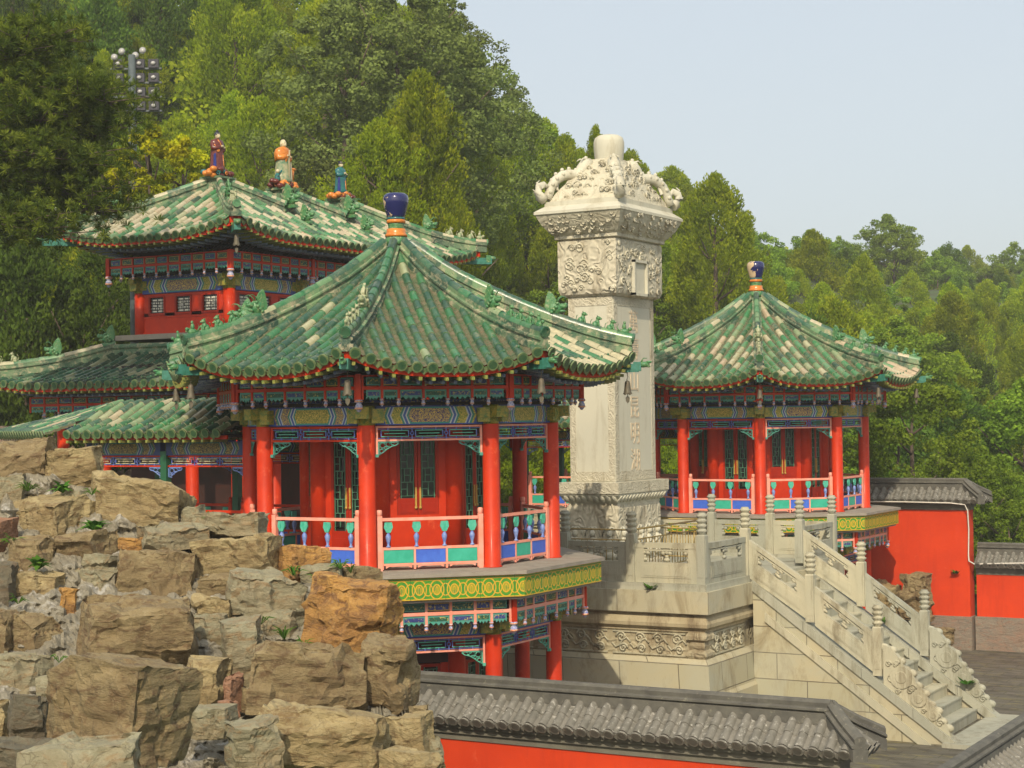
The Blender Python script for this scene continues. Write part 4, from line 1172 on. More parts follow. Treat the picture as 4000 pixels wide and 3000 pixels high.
balustrade('marble_balustrade', [(4.40, -4.38, -.92), (4.42, -1.88, -.92)], 'short marble balustrade between platform front corner and stair head, near side', UX, (4.4, -3.1, -.92), ('marblegrey', 'marblegrey'), skip=(0, 1))
balustrade('marble_balustrade', [(4.40, 4.38, -.92), (4.42, 1.88, -.92)], 'short marble balustrade between platform front corner and stair head, far side', UX, (4.4, 3.1, -.92), ('marble', 'marblegrey'), skip=(0, 1))

# staircase
SS = thing('marble_staircase', (7.0, 0, -4.6), 'marble staircase descending right from the platform to the courtyard', 'stairs')
NS = 13; rise = (4.6 - 1.0) / NS; run = .36
for i in range(NS - 1):
    zt = -1.0 - rise * (i + 1); u0 = 4.64 + run * i
    b = MB(); b.box((u0 + run / 2 + .0, 0, (zt - .14)), (run + .03, 3.28, .275)); b.box((u0 + run / 2 + .01, 0, zt - .02), (run + .05, 3.282, .04)); b.build('step', M['marblegrey' if i % 3 else 'marble'], SS)
sl_z = lambda u: -1.05 - (u - 4.64) * (3.47 / 4.85)
for q in (-1, 1):
    b = MB()
    segs = [4.62, 5.9, 7.3, 8.5, 9.62]
    for a_, c_ in zip(segs[:-1], segs[1:]):
        P0, P1 = Vector((a_ + .006, q * 1.83, sl_z(a_))), Vector((c_ - .006, q * 1.83, sl_z(c_)))
        A = (P1 - P0) / (P1.x - P0.x)
        b.box((P0 + P1) / 2 - Z * .12, (P1.x - P0.x, .38, .24), (A, VY, Z))
    b.build('sloping_kerb', M['marblegrey'], SS)
    b = MB(); poly = [(4.64, sl_z(4.64) - .24), (9.45, sl_z(9.45) - .24), (9.45, -4.62), (4.64, -4.62)]
    b.prism(poly, (0, q * 1.97 if q > 0 else q * 1.97, 0), UX, Z, VY * -q, .25); o = b.build('side_wall', M['block'], SS); fixnormals(o)
    b = MB(); off = .62
    P0, P1 = Vector((4.95, q * 1.985, sl_z(4.95) - off)), Vector((8.95, q * 1.985, sl_z(8.95) - off)); A = (P1 - P0) / (P1.x - P0.x)
    b.box((P0 + P1) / 2, (4.0, .07, .22), (A, VY, Z)); b.build('wall_moulding', M['marble'], SS)
b = MB(); b.box((9.65, 0, -4.56), (.9, 4.4, .10)); b.build('landing_slab', M['marblegrey'], SS)
pu = [(4.42, -.92), (6.05, -1.97), (7.66, -3.13)]
for q, lb, mt in ((-1, 'sloping marble balustrade on the near side of the staircase', ('marble', 'marble')), (1, 'sloping marble balustrade on the far side of the staircase', ('marblegrey', 'marble'))):
    T = balustrade('stair_balustrade', [(u, q * 1.85, z + (0)) for u, z in pu], lb, VY, (6, q * 1.85, -2), mt)
    # drum stone scroll at the foot
    b = MB(); lob = [(7.80, sl_z(7.80)), (7.80, sl_z(7.8) + .90), (7.98, sl_z(7.98) + .98), (8.18, sl_z(8.18) + .88), (8.30, sl_z(8.30) + .76), (8.44, sl_z(8.44) + .80), (8.58, sl_z(8.58) + .62), (8.74, sl_z(8.74) + .58), (8.86, sl_z(8.86) + .42), (9.02, sl_z(9.02) + .40), (9.12, sl_z(9.12) + .24), (9.26, sl_z(9.26) + .20), (9.34, sl_z(9.34))]
    b.prism(lob, (0, q * 1.85 - .09, 0), UX, Z, VY, .18)
    for (u, dz, r) in ((8.22, .48, .26), (8.62, .30, .18), (8.95, .2, .13)):
        b.lathe((u, q * 1.85 - .12, sl_z(u) + dz), [(0, 0), (r, 0), (r, .24), (0, .24)], 18, ax=VY, smooth=False)
        b.lathe((u, q * 1.85 - .135, sl_z(u) + dz), [(0, 0), (r * .5, 0), (r * .6, .03), (r * .6, .24), (r * .5, .27), (0, .27)], 14, ax=VY, smooth=False)
    for i in range(1, len(lob) - 1): b.blob((lob[i][0], q * 1.85, lob[i][1] - .07), (.14, .085, .10), 8)
    rnd = random.Random(8)
    for i in range(16):
        u = rnd.uniform(7.85, 9.1); swirl(b, Vector((u, q * 1.85 - .10, sl_z(u) + rnd.uniform(.08, .22 + .7 * (9.3 - u) / 1.5))), UX, VY, rnd.uniform(.05, .11), 1.2, .02)
    o = b.build('drum_stone', M['marble'] if q < 0 else M['drumpink'] if 'drumpink' in M else M['marblegrey'], T); fixnormals(o)
# brass rail round the stele
BR = thing('brass_railing', (0, 0, -1.0), 'low brass railing with thin balusters around the foot of the stele', 'railing')
def railrun(p0, p1):
    p0, p1 = Vector(p0), Vector(p1); b = MB()
    b.tube([p0 + Z * 1.13, p1 + Z * 1.13], .024, 6); b.tube([p0 + Z * .88, p1 + Z * .88], .018, 6); b.tube([p0 + Z * .12, p1 + Z * .12], .018, 6)
    n = int((p1 - p0).length / .17)
    for i in range(n + 1): q = p0.lerp(p1, i / n); b.tube([q + Z * .12, q + Z * (.88 if i % n else 1.13)], .012 if i % n else .024, 5)
    b.build('rail_section', M['brass'], BR)
for a_, c_ in (((-1.7, -2.3), (1.6, -2.3)), ((1.6, -2.3), (1.6, 2.3)), ((1.6, 2.3), (-1.7, 2.3)), ((-1.7, 2.3), (-1.7, -2.3))): railrun((*a_, -1.0), (*c_, -1.0))

# ------------------------------------------------------------------ red walls with grey tiled copings
def tiled_wall(label, c0, c1, zr, ze, zc, zb, hipend=True, half=.55, base=None, dz=.12, name='courtyard_wall', grp='red walls with grey tiled copings'):
    c0, c1 = Vector((*c0, 0)), Vector((*c1, 0)); A = (c1 - c0).normalized(); Ln = (c1 - c0).length
    T = thing(name, (*((c0 + c1) / 2).xy, zb), label, 'wall', grp)
    N_ = Vector((A.y, -A.x, 0)); mid = (c0 + c1) / 2
    ext = .15 if hipend else 0
    wt = .26
    b = MB(); zbt = base if base is not None else zb
    ce = c1 + A * ext; cm = (c0 + ce) / 2; W = (ce - c0).length
    b.box(cm + Z * ((zc + zbt) / 2), (W, wt * 2, zc - zbt), (A, N_, Z)); b.build('wall', M['redwall'], T)
    if base is not None:
        b = MB(); b.box(cm + Z * ((zbt + zb) / 2), (W + .1, wt * 2 + .12, zbt - zb), (A, N_, Z)); b.build('rubble_base', M['rubble'], T)
    b = MB()
    for k, (w_, z0, z1) in enumerate(((.03, zc, zc + (ze - zc) * .28), (.09, zc + (ze - zc) * .30, zc + (ze - zc) * .55), (.17, zc + (ze - zc) * .57, ze - .10))):
        e2 = w_
        b.box(cm + A * e2 / 2 + Z * ((z0 + z1) / 2), (W + e2, (wt + w_) * 2, z1 - z0), (A, N_, Z))
    b.build('cornice', M['cornice'], T)
    tm, pm, dm = MB(), MB(), MB()
    zs = zr - .26; s1 = Ln / 2
    zf = lambda a, s: zs - (zs - ze) * (a / half) ** .9
    he = .62
    for sg in (1, -1):
        Nn = N_ * sg; Lx = Vector((-Nn.y, Nn.x, 0)); sgn = 1 if Lx.dot(A) > 0 else -1
        a0 = (lambda s, sgn=sgn: max(.08, ((s * sgn) - s1) / he * half + .06)) if hipend else (lambda s: .08)
        lo, hi = (-s1, s1 + (he - .1 if hipend else 0))
        if sgn < 0: lo, hi = -hi, -lo
        slope(tm, pm, dm, mid, Nn, zf, lo, hi, a0, lambda s: half, .25, .080, .26)
    if hipend:
        zf2 = lambda a, s: zs - (zs - ze) * (a / he) ** .9
        slope(tm, pm, dm, c1, A, zf2, -half + .04, half - .04, lambda s: max(.1, abs(s) / half * he + .08), lambda s: he, .25, .080, .26)
    cp = pm.build('coping', M['greytile'], T); tm.build('coping_tiles', M['greytile'], cp); dm.build('coping_eave_tiles', [M['greytile'], M['greycap']], cp)
    b = MB()
    sec = [(-.13, zs - .12), (-.13, zs + .05), (-.09, zs + .07), (-.15, zs + .10), (-.15, zs + .13), (-.09, zs + .15), (-.10, zr - .04), (-.05, zr), (.05, zr), (.10, zr - .04), (.09, zs + .15), (.15, zs + .13), (.15, zs + .10), (.09, zs + .07), (.13, zs + .05), (.13, zs - .12)]
    b.sweep([c0, c1], sec, N_, Z)
    if hipend:
        for sg in (-1, 1):
            e = c1 + A * (he + .02) + N_ * sg * (half + .01); d = (e - c1); sd = Vector((-d.y, d.x, 0)).normalized()
            drop = (zs - ze)
            b.sweep([c1, c1.lerp(e, .5) - Z * drop * .55, e - Z * drop], [(a, q) for a, q in sec], sd, Z)
    b.build('coping_ridge', M['greycap'], T)
    return T
tiled_wall('near red wall with mossy grey tiled coping, crossing the bottom below the platform', (0.5, -15.0), (11.19, -15.0), -1.53, -2.22, -2.62, -4.8)
tiled_wall('tall red wall with grey hipped coping behind the far pavilion', (-6, 14.3), (5.35, 14.3), .82, .14, -.19, -4.65, base=-3.55)
tiled_wall('lower red wall with grey coping at the right edge, beyond the courtyard', (5.66, 14.5), (15, 14.5), -1.22, -1.88, -2.22, -4.65, hipend=False, base=-3.55)
tiled_wall('red wall whose grey coping slants through the lower right corner', (12.78, -16), (12.78, 0), -2.5, -3.15, -3.5, -5.5, hipend=False)
b = MB(); b.tube([(-2, 13.70, .08), (1, 13.70, .06), (3.5, 13.70, .07), (5.0, 13.72, .05), (5.45, 13.80, .0), (5.52, 13.86, -.2), (5.52, 13.95, -.8), (5.50, 13.93, -1.6), (5.52, 13.90, -1.78), (5.7, 13.90, -1.88), (6.3, 13.90, -1.84), (7.2, 13.90, -1.80), (9, 13.90, -1.82)], .022, 6)
tag(b.build('cable', M['cable']), 'white cable looping down the corner of the tall red wall under its coping', 'cable')

# ------------------------------------------------------------------ two-storey hall
UC = -10.72
HP = thing('tiled_hall', (UC, 0, -1), 'two-storey hall behind the near pavilion, its three-peaked roof of cream and green tiles', 'hall')
def hpt(u, v, z=0): return Vector((UC + u, v, z))
def gen_frieze(P, c, N_, L_, W, z0, hh, n):
    B = (L_, N_, Z); red = MB(); pn = MB(); bd = MB(); zt = z0 + hh; mid = z0 + hh * .47
    for z, t in ((zt - .015, .03), (mid, .065)): red.box(c + Z * z, (W, .06, t), B)
    cw = W / n
    for i in range(n):
        cx = -W / 2 + cw * (i + .5); pw = cw - .08; a = i % 2
        h1 = zt - mid - .07; zc = (zt + mid) / 2
        pn.box(c + L_ * cx + Z * zc - N_ * .004, (pw, .03, h1 * .85), B, 2 if i % 2 else 3); pn.box(c + L_ * cx + Z * zc + N_ * .004, (pw - .05, .03, h1 * .6), B, a)
        h2 = mid - .035 - z0; zc = z0 + h2 / 2
        pn.prism([(-pw / 2, h2 / 2), (-pw / 2, -h2 * .5), (-pw * .3, -h2 * .2), (-pw * .15, -h2 * .5), (0, -h2 * .25), (pw * .15, -h2 * .5), (pw * .3, -h2 * .2), (pw / 2, -h2 * .5), (pw / 2, h2 / 2)], c + L_ * cx + Z * zc - N_ * .02, L_, Z, N_, .03, 3)
        pn.box(c + L_ * cx + Z * (zc + .02) + N_ * .003, (pw - .05, .03, h2 * .4), B, 1 - a)
        red.box(c + L_ * (cx + cw / 2) + Z * (z0 + hh / 2), (.05, .056, hh), B)
        if i < n - 1: bud(bd, c + L_ * (cx + cw / 2) + Z * z0, .042, .15)
    red.build('frieze_frame', M['red'], P); pn.build('frieze_panels', [M['navy'], M['deepgreen'], M['gold'], M['turq']], P); bd.build('flower_bud_drops', [M['budblue'], M['budred']], P)
HL, HD = 4.43, 1.55      # upper storey half length / depth
# upper storey body
def hall_bay(P, c, N_, L_, W, z0, ztop, win=3, beam=True):
    B = (L_, N_, Z); b = MB()
    b.box(c + Z * (z0 + .04), (W, .16, .08), B); b.box(c + Z * (z0 + .23), (W, .10, .46), B)
    b.box(c + Z * (z0 + .48), (W, .14, .05), B)
    b.box(c + Z * (ztop - .04), (W, .12, .08), B)
    if win:
        cw = W / win; ww, wh = .54, .50; zc = z0 + .50 + (ztop - z0 - .58) / 2 + .03
        b.box(c + Z * (z0 + .545), (W, .09, .10), B)
        for i in range(win + 1):
            x = -W / 2 + cw * i; wd = (cw - ww) / (1 if 0 < i < win else 2); x += 0 if 0 < i < win else (wd / 2 if i == 0 else -wd / 2)
            b.box(c + L_ * x + Z * ((z0 + .5 + ztop) / 2), (wd, .09, ztop - z0 - .5), B)
        b.box(c + Z * (zc + wh / 2 + (ztop - zc - wh / 2) / 2), (W, .088, ztop - zc - wh / 2), B)
        b.build('panelled_wall', M['red'], P)
        for i in range(win):
            o = c + L_ * (-W / 2 + cw * (i + .5)) + Z * zc
            f = MB()
            for q in (-1, 1): f.box(o + L_ * q * ww / 2 + N_ * .03, (.05, .07, wh + .05), B); f.box(o + Z * q * wh / 2 + N_ * .03, (ww, .068, .05), B)
            fw = f.build('window', M['reddark'], P)
            g = MB(); g.box(o - N_ * .02, (ww, .02, wh), B); g.build('pane', M['glass'], fw)
            g = MB()
            for r_ in range(5):
                z = -wh / 2 + .05 + (wh - .1) * (r_ + .5) / 5
                for k in range(3 if r_ % 2 else 2):
                    n_ = 3 if r_ % 2 else 2; w__ = (ww - .1) / n_
                    g.box(o + L_ * (-(ww - .1) / 2 + w__ * (k + .5)) + Z * z + N_ * .012, (w__ * .78, .012, .055), B)
            g.build('white_lattice', M['whitelat'], fw)
            g = MB()
            for q in (-.17, 0, .17): g.box(o + L_ * q + N_ * .018, (.014, .02, wh - .02), B)
            for q in (-.18, -.09, 0, .09, .18): g.box(o + Z * q + N_ * .017, (ww - .02, .02, .012), B)
            g.build('window_bars', M['blackgl'], fw)
    else:
        b.build('panelled_wall', M['red'], P)
    if beam:
        b = MB(); b.box(c + Z * (ztop + .21), (W, .20, .40), B, 0, .5, 1.0); b.build('painted_beam', M['beamB' if abs(N_.x) > .5 else 'beamA'], P)
        b = MB(); b.box(c + Z * (ztop + .47), (W, .24, .12), B); b.build('upper_beam', M['navy'], P)
for sv in (-1, 1):
    hall_bay(HP, hpt(0, sv * HL), Vector((0, sv, 0)), UX * (-sv), HD * 2 - .3, 5.34, 6.46)
for su in (-1, 1):
    for v in (-2.95, 0, 2.95): hall_bay(HP, hpt(su * HD, v), Vector((su, 0, 0)), VY * su, 2.95 - .3, 5.34, 6.46)
for su in (-1, 1):
    for v in (-HL, -1.475, 1.475, HL):
        b = MB(); b.lathe(hpt(su * HD, v, 5.3), [(.17, 0), (.17, 1.2)], 14); b.build('column', M['red'], HP)
        b = MB(); o = hpt(su * HD, v, 6.7); b.lathe(o - Z * .2, [(.17, 0), (.17, .45)], 10)
        for B0 in (UX, VY): b.box(o, (.62, .22, .26), (B0, Z.cross(B0), Z)); b.box(o + Z * .12, (.8, .18, .12), (B0, Z.cross(B0), Z))
        b.build('column_bracket', M['blockgold'], HP)
b = MB(); b.box(hpt(0, 0, 5.27), (HD * 2 + 1.1, HL * 2 + 1.1, .14)); b.build('floor_slab', M['deck'], HP)
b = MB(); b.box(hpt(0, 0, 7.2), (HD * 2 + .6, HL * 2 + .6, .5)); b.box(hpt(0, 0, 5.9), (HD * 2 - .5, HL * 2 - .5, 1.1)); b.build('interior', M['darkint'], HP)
FR = 2.12
for sv in (-1, 1): gen_frieze(HP, hpt(0, sv * (2.95 + FR)), Vector((0, sv, 0)), UX * (-sv), FR * 2 - .1, 6.98, .46, 10)
for su in (-1, 1): gen_frieze(HP, hpt(su * FR, 0), Vector((su, 0, 0)), VY * su, (2.95 + FR) * 2 - .1, 6.98, .46, 24)
for su in (-1, 1):
    for v in (-(2.95 + FR), -1.475, 1.475, 2.95 + FR):
        b = MB(); o = hpt(su * FR, v, 0); b.box(o + Z * 7.20, (.12, .12, .52)); b.build('frieze_post', M['red'], HP)
        b = MB(); bud(b, o + Z * 6.96, .095, .30); b.build('hanging_bud', [M['budblue'], M['budred']], HP)
# upper roof (three pyramids in line)
PU = smooth_tab([(.2, 9.42), (1.1, 8.93), (1.8, 8.52), (2.4, 8.19), (3.15, 7.82)])
EU = 3.13
def lift(a, s, smax, amt, ae): return amt * max(0, (abs(s) - (smax - 2.6)) / 2.6) ** 2.2 * (a / ae) ** 3
VI = (-2.95, 0, 2.95)
def hall_roof(tab, ae, amt, a_in, mats, rfname='roof', peaks=True, nailm='tile_cream', tf=None):
    tm, pm, dm, nl = MB(), MB(), MB(), MB()
    smf, sms = 2.95 + ae, ae
    for su in (-1, 1):
        zf = lambda a, s: interp(tab, a) + lift(a, s, smf, amt, ae)
        a0 = (lambda s: max(.15, min(abs(abs(s) - q) for q in ((0, 2.95))) + .13)) if peaks else (lambda s: max(a_in, abs(s) - 2.95 + .1))
        slope(tm, pm, dm, hpt(0, 0), (su, 0, 0), zf, -smf + .05, smf - .05, a0, lambda s: ae, .30, .088, .33, nails=nl, tfun=tf)
    for sv in (-1, 1):
        zf = lambda a, s: interp(tab, a) + lift(a, s, sms, amt, ae)
        slope(tm, pm, dm, hpt(0, sv * 2.95), (0, sv, 0), zf, -sms + .05, sms - .05, lambda s: max(a_in if not peaks else .15, abs(s) + .1), lambda s: ae, .30, .088, .33, nails=nl, tfun=tf)
    if peaks:
        for v, sv in ((-2.95, 1), (0, -1), (0, 1), (2.95, -1)):
            zf = lambda a, s: interp(tab, a)
            slope(tm, pm, dm, hpt(0, v), (0, sv, 0), zf, -1.4, 1.4, lambda s: max(.15, abs(s) + .1), lambda s: 1.475, .30, .088, .33, eave=False, tfun=tf)
    rf = pm.build(rfname, M['pan'], HP); tm.build('barrel_tiles', M[mats], rf); dm.build('eave_tiles', [M['drip'], M['disc']], rf); nl.build('tile_nails', M['beast'], rf)
    # eave board, rafters, soffit
    R, sof, bo, rb = MB(), MB(), MB(), MB()
    for N_, c, sm in ((Vector((1, 0, 0)), hpt(0, 0), smf), (Vector((-1, 0, 0)), hpt(0, 0), smf), (Vector((0, 1, 0)), hpt(0, 2.95), sms), (Vector((0, -1, 0)), hpt(0, -2.95), sms)):
        L_ = Vector((-N_.y, N_.x, 0)); n = int(sm * 2 / .26)
        zz = lambda s: interp(tab, ae) + lift(ae, s, sm, amt, ae)
        for i in range(n):
            s = -sm + 2 * sm * (i + .5) / n
            R.box(c + N_ * (ae - .38) + L_ * s + Z * (zz(s) - .19), (.062, .74, .062), (L_, N_, Z))
            rb.lathe(c + N_ * (ae - .86) + L_ * s * .94 + Z * (zz(s) - .27), [(.036, 0), (.036, .5)], 8, ax=N_)
            s0, s1 = -sm + 2 * sm * i / n, -sm + 2 * sm * (i + 1) / n
            bo.box(c + N_ * (ae - .08) + L_ * s + Z * (zz(s) - .08), (2 * sm / n + .02, .05, .18), (L_, N_, Z))
            q = lambda ap, s, dz: c + N_ * ap + L_ * (s * (ap / ae if abs(s) > sm - 1.5 else 1)) + Z * (zz(s) + dz)
            sof.add([q(ae - 1.5, s0, -.05), q(ae - 1.5, s1, -.05), q(ae - .08, s1, -.14), q(ae - .08, s0, -.14)], [(0, 1, 2, 3)])
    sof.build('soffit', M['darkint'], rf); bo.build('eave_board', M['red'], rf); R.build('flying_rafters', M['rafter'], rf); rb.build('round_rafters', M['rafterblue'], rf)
    return rf
rfU = hall_roof(PU, EU, .40, .15, 'tile_cream')
def hip(rf, v, su, sv, tab, ae, amt, r0, r1, beasts=(), h=.26):
    path = []
    for i in range(13):
        r = r0 + (r1 - r0) * i / 12; path.append(hpt(su * r, v + sv * r, interp(tab, r) + amt * (r / ae) ** 3))
    tm, mm = MB(), MB(); hip_ridge(tm, mm, path, .31, .13, h, .085)
    mm.build('hip_ridge', M['ridge_tile'], rf); tm.build('ridge_cover', M['tile_cream'], rf)
    for kind, r in beasts: beast(kind, rf, hpt(su * r, v + sv * r, interp(tab, r) + amt * (r / ae) ** 3 + h + .04), atan2(sv, su), 'beast' if kind == 'big' else 'beastpale')
    return path
EB = (('big', 1.95), ('small', 2.42), ('small', 2.66), ('small', 2.90), ('rider', 3.12))
for su in (-1, 1):
    for v, sv in ((-2.95, -1), (2.95, 1)): hip(rfU, v, su, sv, PU, EU, .40, .22, 3.25, EB)
    for v, sv in ((-2.95, 1), (0, -1), (0, 1), (2.95, -1)): hip(rfU, v, su, sv, PU, EU, 0, .22, 1.30)
    for v in (-1.475, 1.475):
        beast('big', rfU, hpt(su * 1.40, v, 8.72 + .30), 0 if su > 0 else pi, 'beast', scale=1.2); beast('big', rfU, hpt(su * 1.95, v, 8.42 + .1), 0 if su > 0 else pi, 'beast', scale=1.0)
# corner beam ends + peaks
b = MB()
for v in VI: profile(b, [(.30, .30, 9.42), (.30, .30, 9.60), (.24, .24, 9.62), (.24, .24, 9.68), (.36, .36, 9.70), (.36, .36, 9.76)], 0, (UC, v))
b.build('peak_pedestals', M['ridge_tile'], rfU)
b = MB()
for su in (-1, 1):
    for sv in (-1, 1):
        R_ = Vector((su, sv, 0)).normalized(); T_ = Vector((-R_.y, R_.x, 0))
        for (rr, z) in ((3.05, 7.86), (4.55, 3.82)):
            b.box(hpt(su * rr, sv * (2.95 + rr), z + .03), (.9, .16, .2), (R_, T_, Z)); b.box(hpt(su * (rr + .24), sv * (2.95 + rr + .24), z + .10), (.14, .17, .22), (R_, T_, Z), 1); b.blob(hpt(su * (rr + .32), sv * (2.95 + rr + .32), z + .12), (.16, .08, .08), 8, 1, .5, (R_, T_, Z))
b.build('corner_beams', [M['cbeam'], M['beast']], HP)
# skirt roof
PS = smooth_tab([(1.9, 4.90), (3.0, 4.42), (4.0, 4.10), (4.7, 3.93)])
def tfd(a, s, rnd): return rnd.random() * .9 if a < 4.0 else .3 + .7 * rnd.random()
rfS = hall_roof(PS, 4.62, .30, 1.95, 'tile_dark', 'skirt_roof', peaks=False)
for su in (-1, 1):
    for sv in (-1, 1): hip(rfS, sv * 2.95, su, sv, PS, 4.62, .30, 2.0, 4.85, (('big', 2.15), ('big', 3.15), ('small', 3.9), ('small', 4.2), ('small', 4.5)))
b = MB(); sec = [(-.12, 4.80), (-.12, 4.92), (-.08, 4.95), (-.12, 5.0), (-.12, 5.04), (-.06, 5.10), (.06, 5.10), (.12, 5.04), (.12, 5.0), (.08, 4.95), (.12, 4.92), (.12, 4.80)]
r = 2.03
for su in (-1, 1): b.sweep([hpt(su * r, -(2.95 + r)), hpt(su * r, 2.95 + r)], sec, UX, Z); b.sweep([hpt(-r, su * (2.95 + r)), hpt(r, su * (2.95 + r))], sec, VY, Z)
b.build('skirt_ridge', M['ridge_tile'], rfS)
# lower storey
for su in (-1, 1):
    for v in (-5.95, -4.43, -1.475, 1.475, 4.43, 5.95):
        b = MB(); b.lathe(hpt(su * 3.0, v, -1.0), [(.19, 0), (.17, .1), (.17, 3.9)], 14); b.build('column', M['red'], HP)
for sv in (-1, 1):
    for u in (-1.5, 1.5):
        b = MB(); b.lathe(hpt(u, sv * 5.95, -1.0), [(.19, 0), (.17, .1), (.17, 3.9)], 14); b.build('column', M['red'], HP)
for N_, c, W in ((Vector((1, 0, 0)), hpt(3.0, 0), 11.9), (Vector((-1, 0, 0)), hpt(-3.0, 0), 11.9), (Vector((0, 1, 0)), hpt(0, 5.95), 6), (Vector((0, -1, 0)), hpt(0, -5.95), 6)):
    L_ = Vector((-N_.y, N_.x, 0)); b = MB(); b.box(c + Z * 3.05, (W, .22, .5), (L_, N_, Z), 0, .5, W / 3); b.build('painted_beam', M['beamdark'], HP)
    gen_frieze(HP, c + N_ * .6, N_, L_, W + 1.2, 3.25, .42, int(W / .42))
    b = MB(); b.box(c + Z * 2.72, (W, .06, .04), (L_, N_, Z)); b.box(c + Z * 2.45, (W, .06, .04), (L_, N_, Z)); b.build('transom_frame', M['red'], HP)
    lattice(HP, 'transom_lattice', c + Z * 2.58, N_, L_, W, .24, [M['latgreen'], M['latblue']])
b = MB(); b.box(hpt(0, 0, 1.2), (3.6, 9.2, 4.6)); b.build('inner_wall', M['wallshade'], HP)  # wall coloured dark to stand for the shade inside the lower storey
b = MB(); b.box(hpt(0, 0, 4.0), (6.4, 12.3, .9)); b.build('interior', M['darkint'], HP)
b = MB(); b.box(hpt(0, 0, -2.7), (8.4, 14.3, 3.4)); b.build('base', M['block'], HP)
for kk, (v0, lab) in enumerate((((-2.95 - 3.2), 'a'),)):
    add_bell(hpt(3.18, -6.13, 7.86), 'bronze wind bell under the near eave corner of the three-peaked hall roof')

